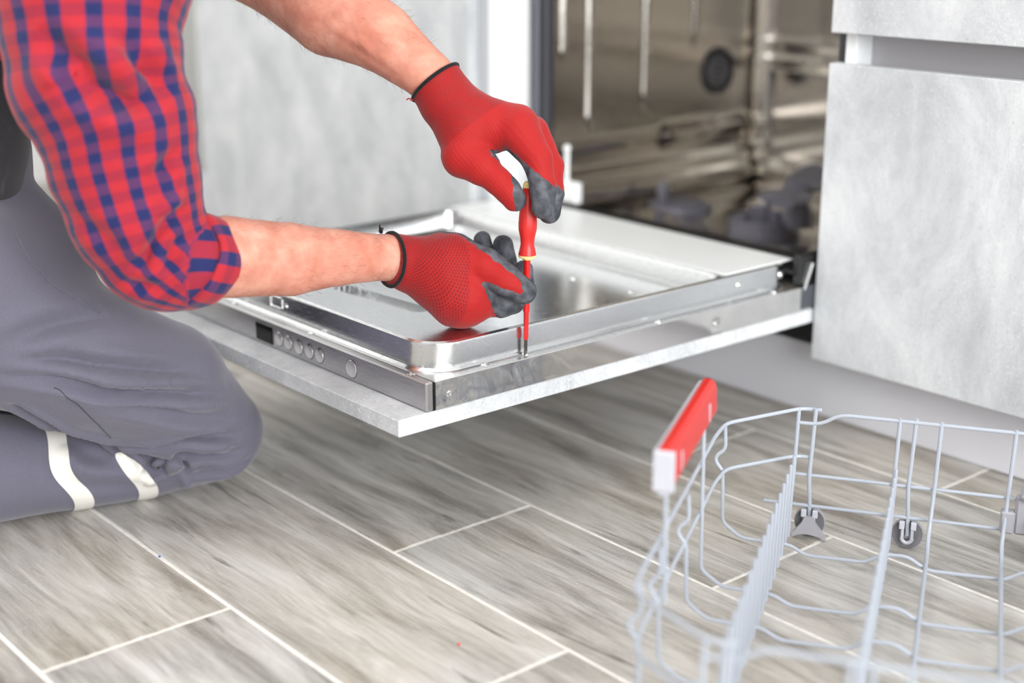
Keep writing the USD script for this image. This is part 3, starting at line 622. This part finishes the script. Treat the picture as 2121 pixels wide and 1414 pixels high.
for u in (-.1113, -.0048, .18):
    for w, s in ((.0085, 1), (WN - .0085, -1)):
        wl = wheel(u, w, s)
        if u < -.1:
            sk = trimesh.creation.extrude_polygon(Polygon([(-.0045, .012), (.0045, .012), (.008, .004), (.0195, -.010), (.0195, -.0145), (.012, -.0105), (0, -.0085), (-.010, -.0095), (-.0175, -.0135), (-.0175, -.009), (-.008, .004)]), .006, engine='earcut')
            sk.vertices = np.stack([u + sk.vertices[:, 0], w - s * (.0075 + sk.vertices[:, 2]), .0155 + sk.vertices[:, 1]], 1)
            if sk.volume < 0: sk.invert()
            obj('wheel_skirt', sk, M_GREYP, wl)
ck = obj('rack_clip', cat_([bx(.0895, .1045, -.006, .009, .037, .062, .002), bx(.1035, .19, -.004, .006, .036, .082, .003)]), M_GREYP, rk, label='grey plastic clip on the side wires')
obj('clip_lever', cat_([bx(.108, .20, -.016, .012, .078, .088, .004), bx(.125, .19, -.022, -.004, .024, .06, .003)]), M_GREYP, ck)

# bits on the floor
obj('red_chip', trimesh.convex.convex_hull(np.array((-0.9839,0.7682,0)) + rng.uniform(-.0016, .0016, (14, 3)) + [0, 0, .0012]), M_REDP, label='tiny red chip lying on a floor plank', cat='debris')
obj('blue_chip', trimesh.convex.convex_hull(np.array((-1.3494,0.6403,0)) + rng.uniform(-.0013, .0013, (14, 3)) + [0, 0, .0012]), plain('blue_plastic', c(40, 90, 170), .4), label='tiny blue chip lying on the white grout line', cat='debris')

# ------------------------------------------------------------------ the person
ps = thing('person', 'person kneeling in red plaid shirt and grey work trousers turning a screwdriver', 'person')
R_ARM = [(-1.3169,0.6202,0.4573,0.0471), (-1.303,0.6325,0.3444,0.0385), (-1.2754,0.7034,0.3399,0.0411), (-1.2716,0.7745,0.3271,0.0378), (-1.2723,0.8348,0.3197,0.03), (-1.2732,0.8985,0.3097,0.025), (-1.2606,0.9222,0.3045,0.0246)]
R_UP = [(-1.3667,0.6035,0.6517,0.0507), (-1.3169,0.6202,0.4573,0.0471)]
L_ARM = [(-1.5617,0.866,0.6345,0.044), (-1.4742,0.9088,0.6088,0.0554), (-1.3982,0.9228,0.5677,0.0515), (-1.3314,0.9408,0.5412,0.0378), (-1.2735,0.9595,0.5042,0.0273), (-1.2598,0.9686,0.4891,0.0263)]
L_UP = [(-1.7239,0.83,0.7945,0.0639), (-1.5617,0.866,0.6345,0.0463)]
# right hand (in its glove)
RH_PALM = [[(-1.2729,0.9003,0.3095,0.0282), (-1.2544,0.9241,0.2999,0.032), (-1.2317,0.9501,0.2912,0.0427)], [(-1.2317,0.9501,0.2912,0.0427), (-1.2088,0.9522,0.2723,0.0387), (-1.193,0.9612,0.2657,0.0222)], [(-1.2317,0.9501,0.2912,0.0417), (-1.2306,0.9904,0.2883,0.0282)]]
RH_THUMB = [(-1.2157,0.9513,0.3055,0.0307), (-1.1863,0.9676,0.3041,0.0205), (-1.165,0.9778,0.293,0.0167), (-1.1475,0.9897,0.281,0.0139)]
RH_INDEX = [(-1.2068,0.9641,0.2651,0.0224), (-1.1822,0.9852,0.2621,0.016), (-1.1735,0.996,0.2631,0.0138)]
RH_MID = [(-1.2314,0.9909,0.274,0.0218), (-1.2067,1.0163,0.2662,0.012), (-1.1923,1.0283,0.2727,0.0108), (-1.1935,1.03,0.29,0.01)]
RH_RING = [(-1.2511,0.9963,0.2834,0.0209), (-1.2342,1.0287,0.2757,0.0122), (-1.2289,1.0336,0.2901,0.0116), (-1.2319,1.0319,0.3113,0.011)]
RH_PINK = [(-1.2602,0.9967,0.2901,0.0198), (-1.2573,1.0227,0.2866,0.0111), (-1.2576,1.0273,0.2972,0.0103), (-1.2613,1.0254,0.3128,0.0097)]
# left hand
LH_PALM = [[(-1.267,0.9643,0.4982,0.0305), (-1.2507,0.9712,0.4751,0.0315), (-1.2314,0.9811,0.4543,0.0346), (-1.2121,0.9965,0.4524,0.0293), (-1.1891,1.0154,0.4521,0.0245)], [(-1.2314,0.9811,0.4543,0.0346), (-1.2171,0.9654,0.4225,0.024), (-1.1969,0.9716,0.4124,0.0181)]]
LH_THUMB = [(-1.2163,0.9647,0.4226,0.0229), (-1.196,0.9709,0.412,0.0181), (-1.1756,0.9788,0.3982,0.0145), (-1.1664,0.9825,0.3897,0.0134), (-1.1591,0.9865,0.3798,0.0124)]
LH_INDEX = [(-1.1824,1.0111,0.4501,0.0239), (-1.1543,1.0149,0.422,0.016), (-1.1431,1.0135,0.394,0.0134), (-1.1395,1.0105,0.3714,0.0119)]
LH_MID = [(-1.1866,1.0326,0.4413,0.0221), (-1.164,1.0395,0.4091,0.0163), (-1.154,1.0365,0.3843,0.0121), (-1.1494,1.0284,0.3622,0.0115)]
LH_RING = [(-1.2064,1.0498,0.4416,0.0192), (-1.1854,1.0572,0.4043,0.0123), (-1.1729,1.0478,0.3802,0.0104), (-1.1663,1.0378,0.3663,0.0095)]
LH_PINK = [(-1.2224,1.0566,0.4445,0.0173), (-1.2071,1.0664,0.4096,0.0114), (-1.1928,1.0597,0.3867,0.0097), (-1.185,1.0522,0.3752,0.0088)]
shrink = lambda ch, k: [(x, y, z, r * k) for x, y, z, r in ch]
HIP = (-1.5524,0.5041,0.284,0.125)
TORSO = [(-1.5806,0.5314,0.3446,0.1002), (-1.5746,0.5708,0.4835,0.1041), (-1.5729,0.6376,0.6231,0.112), (-1.562,0.6668,0.6928,0.0776)]
NECK = [(-1.5576,0.6766,0.7027,0.0414), (-1.5411,0.7237,0.7622,0.0388)]
HEAD = [(-1.5136,0.758,0.801,0.0617), (-1.4906,0.7754,0.8149,0.0638)]
JAW = [(-1.4828,0.7688,0.7807,0.0434), (-1.4517,0.7822,0.7654,0.0304)]
KNEE_R, KNEE_L = (-1.4929,0.7899,0.0707,0.0603), (-1.745, .745, .063, .056)
R_LEG = [(-1.5094,0.51,0.2916,0.0817), (-1.4589,0.625,0.2027,0.0637), KNEE_R, (-1.5319,0.6261,0.043,0.0338), (-1.5464,0.4641,0.0437,0.0267)]
L_LEG = [(-1.66, .50, .28, .08), (-1.70, .62, .17, .07), KNEE_L, (-1.73, .55, .055, .045), (-1.70, .36, .055, .035)]
hands = [shrink(x, .8) for x in (RH_THUMB, RH_INDEX, RH_MID, RH_RING, RH_PINK, LH_THUMB, LH_INDEX, LH_MID, LH_RING, LH_PINK, RH_PALM[0], RH_PALM[1], LH_PALM[0], LH_PALM[1])]
body = blob([(R_ARM, .01), (R_UP, .02), (shrink(TORSO, .55), .02), (L_UP, .02), (L_ARM, .01), (NECK, .02), (HEAD, .02), (JAW, .015), (shrink(R_LEG, .55), .01), (shrink(L_LEG, .6), .01)] + [(x, .003) for x in hands], .0062, smooth=4)
# finer bare forearms are part of the same surface: veins and tendons as relief
for line, a, w in (([(-1.3594,0.8662,0.5732), (-1.3362,0.8807,0.5458), (-1.3098,0.9061,0.5333), (-1.2711,0.9221,0.5045)], .0016, .004), ([(-1.3273,0.8951,0.5888), (-1.2909,0.9061,0.5549), (-1.2619,0.9288,0.5303)], .0013, .004),
                   ([(-1.3211,0.902,0.5533), (-1.3063,0.9032,0.5184)], .0012, .0035), ([(-1.2522,0.7193,0.3675), (-1.2292,0.7723,0.3538), (-1.2478,0.8561,0.3383)], .0011, .004), ([(-1.228,0.7242,0.3165), (-1.2347,0.7978,0.3184), (-1.2424,0.8638,0.3063)], .0012, .004), ([(-1.2348,0.6968,0.3444), (-1.2313,0.7504,0.3467)], .001, .005)):
    groove(body, line, a, w)
bd = obj('body', body, SKIN, ps, smooth=True)
# face (above the picture's edge)
hc = np.array(HEAD[1][:3]); fdir = np.array([.45, .85, -.25]); fdir /= np.linalg.norm(fdir); fs = np.cross(fdir, [0, 0, 1]); fs /= np.linalg.norm(fs); fu = np.cross(fs, fdir)
fp = lambda a, b_, d: tuple(hc + fs * a + fu * b_ + fdir * d)
nose = blob([([(*fp(0, .004, .062), .007), (*fp(0, -.03, .082), .010)], .004), ([(*fp(.009, -.032, .070), .007)], .004), ([(*fp(-.009, -.032, .070), .007)], .004)], .003)
obj('nose', nose, SKIN, ps, smooth=True)
for s in (-1, 1):
    obj('eye', trimesh.creation.icosphere(2, .011).apply_translation(fp(s * .031, .0, .052)), plain('eye_white', c(235, 232, 228), .2) if s < 0 else '/World/Looks/eye_white', ps, smooth=True)
    obj('ear', blob([([(*fp(s * .066, .008, .0), .010), (*fp(s * .070, -.02, -.004), .008)], .003)], .003), SKIN, ps, smooth=True)
obj('mouth', blob([([(*fp(-.02, -.055, .058), .004), (*fp(0, -.054, .066), .0055), (*fp(.02, -.055, .058), .004)], .002)], .002), plain('lips', c(176, 96, 88), .45), ps, smooth=True)
hair_m = blob([([(*(hc - fdir * .012 + fu * .018), .066), (*(hc - fdir * .04 + fu * .0), .062)], .02)], .006, cuts=[(*(-fdir), float(fdir @ hc + .035))])
hv = np.asarray(hair_m.vertices); hair_m.vertices = hv + normals(hair_m) * (.006 * (meshkit.noise(hv * 120) - .3))[:, None]
obj('hair', hair_m, HAIR, ps, smooth=True)

# gloves
def plane_from(p, n): n = np.asarray(n, float) / np.linalg.norm(n); return (*n, -float(n @ np.asarray(p)))
def make_glove(palm, fingers, axis, hem_c, hem_r, coat_rules, palm_dir, knit_end, ref, label):
    groups = [(ch, .010) for ch in palm] + [(ch, k) for ch, k in fingers]
    cutp = plane_from(np.asarray(hem_c), axis)
    m = blob(groups, .0021, cuts=[cutp], smooth=4)
    V = np.asarray(m.vertices); N = normals(m)
    chains = palm + [ch for ch, _ in fingers]; lab = np.zeros(len(V), int); best = np.full(len(V), 1e9)
    for i, ch in enumerate(chains):
        d = field(V, [(ch, 0)]); b_ = d < best - (0 if i < len(palm) else .0015); best[b_] = d[b_]; lab[b_] = i
    val = np.full(len(V), -.02); np_ = len(palm)
    wob = .0016 * (meshkit.noise(V * 260, 2) - .5) * 2
    for i in range(len(chains)):
        s = lab == i; rules = coat_rules[0 if i < np_ else i - np_ + 1]
        v = np.full(s.sum(), -.02)
        for r in rules:                        # each rule: list of half-planes that must all hold
            v = np.maximum(v, np.min([V[s] @ np.array(h[:3]) + h[3] for h in r], axis=0))
        val[s] = v
    pd = np.asarray(palm_dir) / np.linalg.norm(palm_dir)
    a_ = np.asarray(axis, float) / np.linalg.norm(axis)
    val = np.maximum(val, np.minimum((N @ pd - .55) * .02, (V - np.asarray(hem_c)) @ a_ - knit_end + .012))
    # let the field run smoothly over the surface
    A, dg = adjacency(m)
    for _ in range(3): val = .4 * val + .6 * (A @ val) / dg
    val = val + wob
    rel = .0007 * (meshkit.noise(V * 90, 4) - .5)
    m.vertices = V + N * (rel + .0007 * np.clip(val / .002, 0, 1))[:, None]
    a = np.asarray(axis, float) / np.linalg.norm(axis); u = np.asarray(ref, float); u -= a * (u @ a); u /= np.linalg.norm(u); w = np.cross(a, u)
    q = V - np.asarray(hem_c); al = q @ a; rad = q - al[:, None] * a - 0
    uv = np.stack([al - knit_end, np.arctan2(rad @ w, rad @ u) * .03], 1)
    (cm, _), (rm, ruv) = split_iso(m, val, uv)
    g = obj('glove', rm, M_KNIT, ps, smooth=True, uv=ruv, label=label)
    obj('palm_coating', cm, M_COAT, g, smooth=True, label='dark grey rubber coating')
    an = np.linspace(0, 2 * np.pi, 41)[:-1]
    # hem: a cord round the opening
    sec = nearest_ring(V, np.asarray(hem_c), a, u, w)
    pts = np.vstack([sec, sec[:2]])
    obj('hem', tube(pts, .0021, 8), M_HEM, g, smooth=True, label='black overlocked hem')
    return g, sec
def nearest_ring(V, o, a, u, w, n=48):
    q = V - o; al = q @ a; s = np.abs(al - .0015) < .004; q = q[s]; e = q - (q @ a)[:, None] * a
    an = np.arctan2(e @ w, e @ u); r = np.linalg.norm(e, axis=1); o_ = []
    for t in np.linspace(-np.pi, np.pi, n, endpoint=False):
        d = np.abs((an - t + np.pi) % (2 * np.pi) - np.pi); k = d < .2
        rr = np.percentile(r[k], 85) if k.any() else r.mean()
        o_.append(o + a * .001 + rr * (math.cos(t) * u + math.sin(t) * w))
    return np.array(o_)
away = (-.73, .62, -.29)
ALL = [[(0, 0, 0, 1.)]]
ra = np.array((-1.2563,0.9254,0.3004)) - np.array((-1.2723,0.8348,0.3197))
g_r, sec_r = make_glove(RH_PALM, [(RH_THUMB, .006), (RH_INDEX, .004), (RH_MID, .003), (RH_RING, .003), (RH_PINK, .003)], ra, (-1.2718,0.9014,0.309), 52,
    [[[(0.1351,0.4874,0.8627,-0.5866)], [(0.5097,0.7777,0.368,-0.2502)]],
     [[(0.2461,0.5885,0.7701,-0.5237)], [(0.558,0.7712,0.3065,-0.2084)], [(-0.0338,-0.4109,-0.911,0.6195)]],
     [[(0.51,0.7775,0.368,-0.2503)]], ALL, ALL, ALL], (-.62, .66, .42), .056, (0, 0, 1), 'red knitted glove on the hand steadying the shaft')
la = np.array((-1.231,0.9808,0.4528)) - np.array((-1.2772,0.9591,0.5091))
g_l, sec_l = make_glove(LH_PALM, [(LH_THUMB, .006), (LH_INDEX, .005), (LH_MID, .003), (LH_RING, .003), (LH_PINK, .003)], la, (-1.2666,0.9654,0.4976), 57,
    [[[(0.6261,0.7774,0.0609,-0.0414), (0.0375,-0.2037,-0.9783,0.6652)]],
     [[(0.6277,0.7709,0.1082,-0.0736)], [(0.339,0.5994,0.7251,-0.4931), (0.5964,0.7785,0.1955,-0.1329)]],
     [[(-0.3178,-0.5662,-0.7606,0.5172)]], [[(-0.395,-0.6239,-0.6743,0.4585)]], ALL, ALL], away, .068, (0, 0, 1), 'red knitted glove on the hand holding the grip')
obj('loose_thread', cat_([tube([(-1.2707,0.9445,0.4822), (-1.2721,0.9383,0.4794), (-1.2746,0.9343,0.4806), (-1.2756,0.9324,0.4791)], .0008, 5), tube([(-1.2707,0.9431,0.4792), (-1.2736,0.9361,0.4784)], .0006, 5)]), plain('thread_red', c(150, 40, 44), .8), g_l, label='loose red thread')
tr = []
for k in range(9):
    b0 = np.array((-1.2725,0.8919,0.339)); tr.append(tube([b0 + rng.normal(0, .0008, 3), b0 + rng.normal(0, .0016, 3) + [-.0008, 0, .003], b0 + rng.normal(0, .0014, 3) + [-.0012, 0, .0055]], [.0012, .0009, .0003], 5))
obj('loose_thread', cat_(tr), M_HEM, g_r, label='frayed black thread tuft')

# shirt: torso with the far sleeve, the near sleeve, its rolled cuff
SLV = [(-1.405,0.703,0.7198,0.092), (-1.3516,0.6146,0.6026,0.0919), (-1.3345,0.6043,0.5199,0.082), (-1.3245,0.6161,0.485,0.0788), (-1.3172,0.6192,0.4384,0.0727), (-1.308,0.6241,0.3911,0.0666), (-1.298,0.633,0.3501,0.0537), (-1.2904,0.6438,0.3365,0.0442)]
CUF = [(-1.2958,0.6389,0.3398,0.0461), (-1.2844,0.6637,0.34,0.0469), (-1.2918,0.7037,0.3303,0.0435)]
shirt = blob([(TORSO, .03), ([(-1.5015,0.6043,0.6828,0.0908), (-1.7239,0.83,0.7945,0.0929), (-1.5833,0.8667,0.656,0.0681)], .03), ([(-1.5729,0.6376,0.6231,0.112), (-1.4616,0.6094,0.6965,0.0913)], .03)], .008, smooth=4,
             cuts=[(0, 0, 1., -.53)])
sv = np.asarray(shirt.vertices); shirt.vertices = sv + normals(shirt) * (.006 * (meshkit.fbm(sv * 18, 3) - .5))[:, None]
suv = np.stack([sv @ np.array([.1, .3, 1.]), sv @ np.array([.75, .65, 0.])], 1)
sh = obj('shirt', shirt, M_PLAID, ps, smooth=True, uv=suv, label='red and navy plaid shirt')
camv = np.array([.72, -.62, .3])
base = np.array((-1.2797,0.6699,0.3413)); fa = np.array((-1.2935,0.7294,0.3203)) - base; fa /= np.linalg.norm(fa)
slv = blob([(SLV, .02), (CUF, .012)], .0032, smooth=4, cuts=[plane_from(base + fa * .004, -fa)])
V = np.asarray(slv.vertices); uvS = arm_uv(V, SLV, camv); uvC = arm_uv(V, CUF, camv)
dS, dC = field(V, [(SLV, 0)]), field(V, [(CUF, 0)])
N0 = normals(slv)
amp = .006 * (meshkit.fbm(np.stack([uvS[:, 0] * 26, uvS[:, 1] * 9, V[:, 2] * 4], 1), 3, 11) - .5) + .005 * (meshkit.fbm(V * np.array([14, 14, 26]), 2, 5) - .5)
slv.vertices = V + N0 * amp[:, None]
for ln_, a, w in (([(-1.2702,0.5367,0.5411), (-1.2422,0.5454,0.5237), (-1.2152,0.5734,0.5154), (-1.2096,0.6131,0.517), (-1.2277,0.6424,0.5219)], -.011, .013), ([(-1.2918,0.5267,0.5744), (-1.2558,0.54,0.5463), (-1.2362,0.5516,0.5216)], -.008, .012), ([(-1.2244,0.6061,0.5744), (-1.2291,0.6321,0.5379), (-1.2458,0.6471,0.5087)], -.009, .011),
                  ([(-1.2372,0.6505,0.4592), (-1.2124,0.6236,0.4426), (-1.2109,0.6021,0.4274)], -.005, .008), ([(-1.229,0.651,0.4047), (-1.2195,0.6236,0.3913), (-1.2243,0.6038,0.3608), (-1.2586,0.5843,0.3363)], -.006, .008), ([(-1.2275,0.6424,0.3826), (-1.2185,0.6257,0.3585), (-1.2213,0.6101,0.3322)], -.006, .007), ([(-1.2762,0.5774,0.3316), (-1.2441,0.5962,0.3253), (-1.2379,0.618,0.3218)], -.004, .007), ([(-1.291,0.5414,0.3956), (-1.2601,0.5546,0.3804), (-1.2487,0.571,0.3521)], -.003, .010), ([(-1.2326,0.6528,0.4179), (-1.2201,0.633,0.413), (-1.2135,0.6156,0.3934)], .004, .008)):
    groove(slv, ln_, a * 1.7, w * 1.05)
slu = obj('sleeve', slv, M_PLAID, ps, smooth=True, uv=np.where((dC < dS - .002)[:, None], uvC * [1, 1], uvS), label='near sleeve of the plaid shirt')
cf = []; fu_ = np.cross(fa, [0, 0, 1.]); fu_ /= np.linalg.norm(fu_); fv_ = np.cross(fu_, fa)
an = np.linspace(0, 2 * np.pi, 72, endpoint=False)
crs = []
for (al, rr) in ((-.013, .0435), (-.014, .0475), (-.006, .0500), (.008, .0497), (.016, .0478), (.0185, .0455), (.016, .0432), (.004, .0425)):
    wob = 1 + .022 * np.sin(3 * an + 1) + .014 * np.sin(7 * an + al * 90)
    crs.append(base + fa * (al + .004 * np.sin(2 * an + .6))[:, None] + (rr * wob)[:, None] * (np.cos(an)[:, None] * fu_ + np.sin(an)[:, None] * fv_))
cm = loft(crs + [crs[0]], cap=False)
if cm.volume < 0: cm.invert()
cv = np.asarray(cm.vertices); q = cv - base
cuv = np.stack([q @ fa * 1.0 + .004, np.arctan2(q @ fv_, q @ fu_) * .048], 1)
obj('cuff', cm, M_PLAID, slu, smooth=True, uv=cuv, label='rolled cuff of the near sleeve')

# trousers, bib, boots
TR_R = [(-1.5324,0.5127,0.2865,0.1061), (-1.5085,0.5671,0.2385,0.0886), (-1.4755,0.6349,0.1967,0.0795), (-1.4847,0.7209,0.1445,0.0776), KNEE_R]
SHIN = [(-1.4937,0.7868,0.0662,0.0574), (-1.5216,0.7134,0.0482,0.0486), (-1.5435,0.6319,0.0501,0.0499), (-1.5606,0.5534,0.0633,0.061), (-1.5686,0.475,0.0713,0.0636), (-1.5657,0.4151,0.0567,0.0396)]
PELV = [(-1.5723,0.5106,0.2789,0.1292), (-1.5651,0.5886,0.2895,0.0909), (-1.5926,0.5594,0.3659,0.0721), (-1.5911,0.5542,0.4203,0.0791)]
WRINK = [[(-1.4918,0.6513,0.0994,0.0089), (-1.4836,0.6729,0.0697,0.0084), (-1.4754,0.6967,0.0377,0.0068)], [(-1.4711,0.6966,0.0403,0.0045), (-1.4633,0.7122,0.0543,0.0079), (-1.46,0.7279,0.0622,0.0057), (-1.4647,0.7366,0.0268,0.0069)], [(-1.4795,0.6656,0.0923,0.0067), (-1.4583,0.7026,0.0835,0.0089), (-1.4524,0.7422,0.0736,0.0102)]]
TR_L = [(-1.64, .50, .27, .105), (-1.70, .62, .17, .085), KNEE_L[:3] + (.064,)]
SHIN_L = [KNEE_L[:3] + (.060,), (-1.73, .55, .062, .055), (-1.70, .38, .06, .05)]
def floor_cut(p, d): return np.maximum(d, .0015 - p[..., 2])
tro = blob([(TR_R, .02), (SHIN, .004), (WRINK[0], .006), (WRINK[1], .005), (WRINK[2], .008), (PELV, .03), (TR_L, .01), (SHIN_L, .004)], .0037, smooth=3, extra=floor_cut)
V = np.asarray(tro.vertices); N0 = normals(tro)
tro.vertices = V + N0 * (.0035 * (meshkit.fbm(V * np.array([6, 6, 15]), 2, 9) - .5))[:, None]
for ln_, a, w in (([(-1.4347,0.5209,0.2297), (-1.385,0.5772,0.2249), (-1.4065,0.6673,0.1956), (-1.4236,0.7337,0.1735)], -.006, .008), ([(-1.4373,0.51,0.2129), (-1.4088,0.5695,0.1994), (-1.4024,0.6465,0.175), (-1.424,0.7813,0.1381)], -.008, .007), ([(-1.4374,0.5232,0.2417), (-1.4213,0.5489,0.2561), (-1.4086,0.6026,0.2698), (-1.415,0.6438,0.2707)], -.005, .010),
                  ([(-1.3932,0.5923,0.1742), (-1.4034,0.679,0.1434), (-1.4268,0.7934,0.1017)], -.005, .008), ([(-1.46,0.5305,0.1758), (-1.4601,0.5814,0.1466), (-1.4642,0.6426,0.1151), (-1.4499,0.6993,0.0968)], -.010, .006), ([(-1.4671,0.6629,0.0966), (-1.432,0.7205,0.0968), (-1.4277,0.7993,0.0819)], -.005, .006), ([(-1.4746,0.6918,0.0736), (-1.4377,0.734,0.0709), (-1.428,0.8046,0.0592)], -.006, .006),
                  ([(-1.4703,0.6955,0.0709), (-1.4722,0.6953,0.0403)], -.006, .006), ([(-1.4722,0.6953,0.0403), (-1.438,0.7167,0.0692)], -.005, .005), ([(-1.4386,0.7172,0.0719), (-1.451,0.7321,0.0311)], -.004, .005), ([(-1.4506,0.7318,0.0294), (-1.4343,0.7674,0.03), (-1.4364,0.8184,0.0408)], -.005, .006),
                  ([(-1.4926,0.5329,0.1249), (-1.478,0.6083,0.1108), (-1.4706,0.6266,0.0969), (-1.4659,0.662,0.057), (-1.4557,0.6978,0.0387)], -.006, .007), ([(-1.4487,0.6983,0.0914), (-1.4237,0.7397,0.0826), (-1.4199,0.7876,0.0718)], .005, .008), ([(-1.4501,0.7,0.0639), (-1.4394,0.7208,0.0468)], .008, .010), ([(-1.4746,0.5784,0.1076), (-1.4683,0.628,0.0592), (-1.4578,0.6809,0.0425)], .004, .010)):
    groove(tro, ln_, a * 1.95, w * 1.0)
relax(tro, 3)
V = np.asarray(tro.vertices); V[:, 2] = np.maximum(V[:, 2], .0012); tro.vertices = V
tz = obj('trousers', tro, M_TROUSER, ps, smooth=True, label='grey cotton work trousers')
# reflective tapes round the shin
sh_ = np.asarray(SHIN)[:, :3]; sa_ = sh_[3] - sh_[1]; sa_ /= np.linalg.norm(sa_)
dsh = field(V, [(SHIN, 0)]); dth = np.minimum(field(V, [(TR_R, 0)]), field(V, [(PELV, 0)]))
dshl = np.minimum(field(V, [(SHIN_L, 0)]), field(V, [(TR_L, 0)]))
s = (V - sh_[1]) @ sa_ - .34 * (V[:, 2] - .05) + .006 * np.sin(V[:, 2] * 70)
for p0, half in (((-1.489,0.5965,0.0786), .0112), ((-1.4651,0.6761,0.0505), .0112)):
    p0 = np.array(p0); s0 = (p0 - sh_[1]) @ sa_ - .34 * (p0[2] - .05) + .006 * np.sin(p0[2] * 70)
    val = np.minimum.reduce([half - np.abs(s - s0), (dth - dsh) - .004, (dshl - dsh) - .002])
    off = trimesh.Trimesh(V + normals(tro) * .0011, tro.faces, process=False)
    (pm, _), _x = split_iso(off, val)
    obj('reflective_strip', pm, M_TAPE, tz, smooth=True, label='silver reflective tape')
# seams and pocket edge as stitched cords lying on the cloth
tree = cKDTree(V); NT = normals(tro)
def seam(pts, r=.0011):
    L = np.asarray(pts, float); P = np.vstack([a + (b - a) * t for a, b in zip(L[:-1], L[1:]) for t in np.linspace(0, 1, 9, endpoint=False)] + [L[-1:]])
    i = tree.query(P)[1]; Q = V[i] + NT[i] * .0004
    for _ in range(3): Q[1:-1] = (Q[:-2] + 2 * Q[1:-1] + Q[2:]) / 4
    return tube(Q, r, 6)
obj('seam', seam([(-1.4762,0.5568,0.3427), (-1.463,0.5622,0.3209), (-1.4444,0.5889,0.2965), (-1.4316,0.6109,0.2768), (-1.4232,0.6318,0.2657)]), M_TROUSER, tz, smooth=True)
obj('seam', seam([(-1.4205,0.5686,0.1923), (-1.4101,0.5893,0.1758), (-1.4223,0.6119,0.151), (-1.4488,0.6438,0.1134), (-1.4582,0.6589,0.1001)], .0006), M_BIB, tz, smooth=True)
bib_ch = [(-1.583,0.5257,0.3557,0.0867), (-1.5897,0.5429,0.427,0.0865), (-1.6005,0.5518,0.5084,0.0963), (-1.6007,0.5724,0.5533,0.1041)]
bib = blob([(bib_ch, .02)], .005, cuts=[(0, 0, -1., .655), (0, 0, 1., -.33)])
for ln_ in ([(-1.5063,0.5423,0.4574), (-1.4788,0.5714,0.4503), (-1.4853,0.5912,0.4399)], [(-1.4975,0.5348,0.4191), (-1.4754,0.562,0.4215), (-1.4835,0.5876,0.4278)], [(-1.4861,0.5382,0.3975), (-1.476,0.5711,0.4077), (-1.4803,0.5869,0.418)]): groove(bib, ln_, -.009, .007)
relax(bib, 2)
obj('bib', bib, M_BIB, ps, smooth=True, label='dark waist part of the overalls')
for p0, d0, r0 in ((np.array(SHIN[-1][:3]), sa_, .046), (np.array(SHIN_L[-1][:3]), np.array([.05, -1, 0]), .044)):
    q = lambda t, z, r: (*(p0 * [1, 1, 0] + d0 * [1, 1, 0] * t + [0, 0, z]), r)
    obj('boot', blob([([q(.03, .060, r0), q(.09, .062, r0 * 1.05), q(.15, .050, r0), q(.235, .042, r0 * .8)], .01), ([q(.10, .105, r0 * .7), q(.10, .06, r0 * .8)], .01)], .005, extra=floor_cut), M_BLACK, ps, smooth=True)

# fine hairs on the bare forearms
bv = np.asarray(body.vertices); bn = normals(body)
dR, dL = field(bv, [(R_ARM[1:], 0)]), field(bv, [(L_ARM, 0)])
pts_, cnt = [], []
for d, ch, n in ((dR, R_ARM[1:6], 420), (dL, L_ARM[:5], 620)):
    ch = np.asarray(ch); dirn = ch[-1, :3] - ch[0, :3]; dirn /= np.linalg.norm(dirn)
    I = np.where((d < .003) & (((bv - ch[-1, :3]) @ dirn) < -.012))[0]
    for i in rng.choice(I, n):
        b0 = bv[i] + rng.normal(0, .002, 3); n_ = bn[i]; g_ = dirn * .9 + n_ * .45 + rng.normal(0, .25, 3); g_ /= np.linalg.norm(g_); L_ = rng.uniform(.005, .011)
        b0 = bv[i]
        pts_ += [b0, b0 + g_ * L_ * .5 + n_ * .0008, b0 + g_ * L_ + n_ * .0004]; cnt.append(3)
bc = UsdGeom.BasisCurves.Define(stage, str(ps.GetPath()) + '/arm_hair')
bc.CreatePointsAttr(Vt.Vec3fArray.FromNumpy(np.array(pts_, np.float32))); bc.CreateCurveVertexCountsAttr(cnt); bc.CreateTypeAttr('linear'); bc.CreateWidthsAttr([.00012]); bc.SetWidthsInterpolation('constant')
UsdShade.MaterialBindingAPI.Apply(bc.GetPrim()).Bind(HAIR); tag(bc, 'fine dark forearm hairs', kind='stuff')
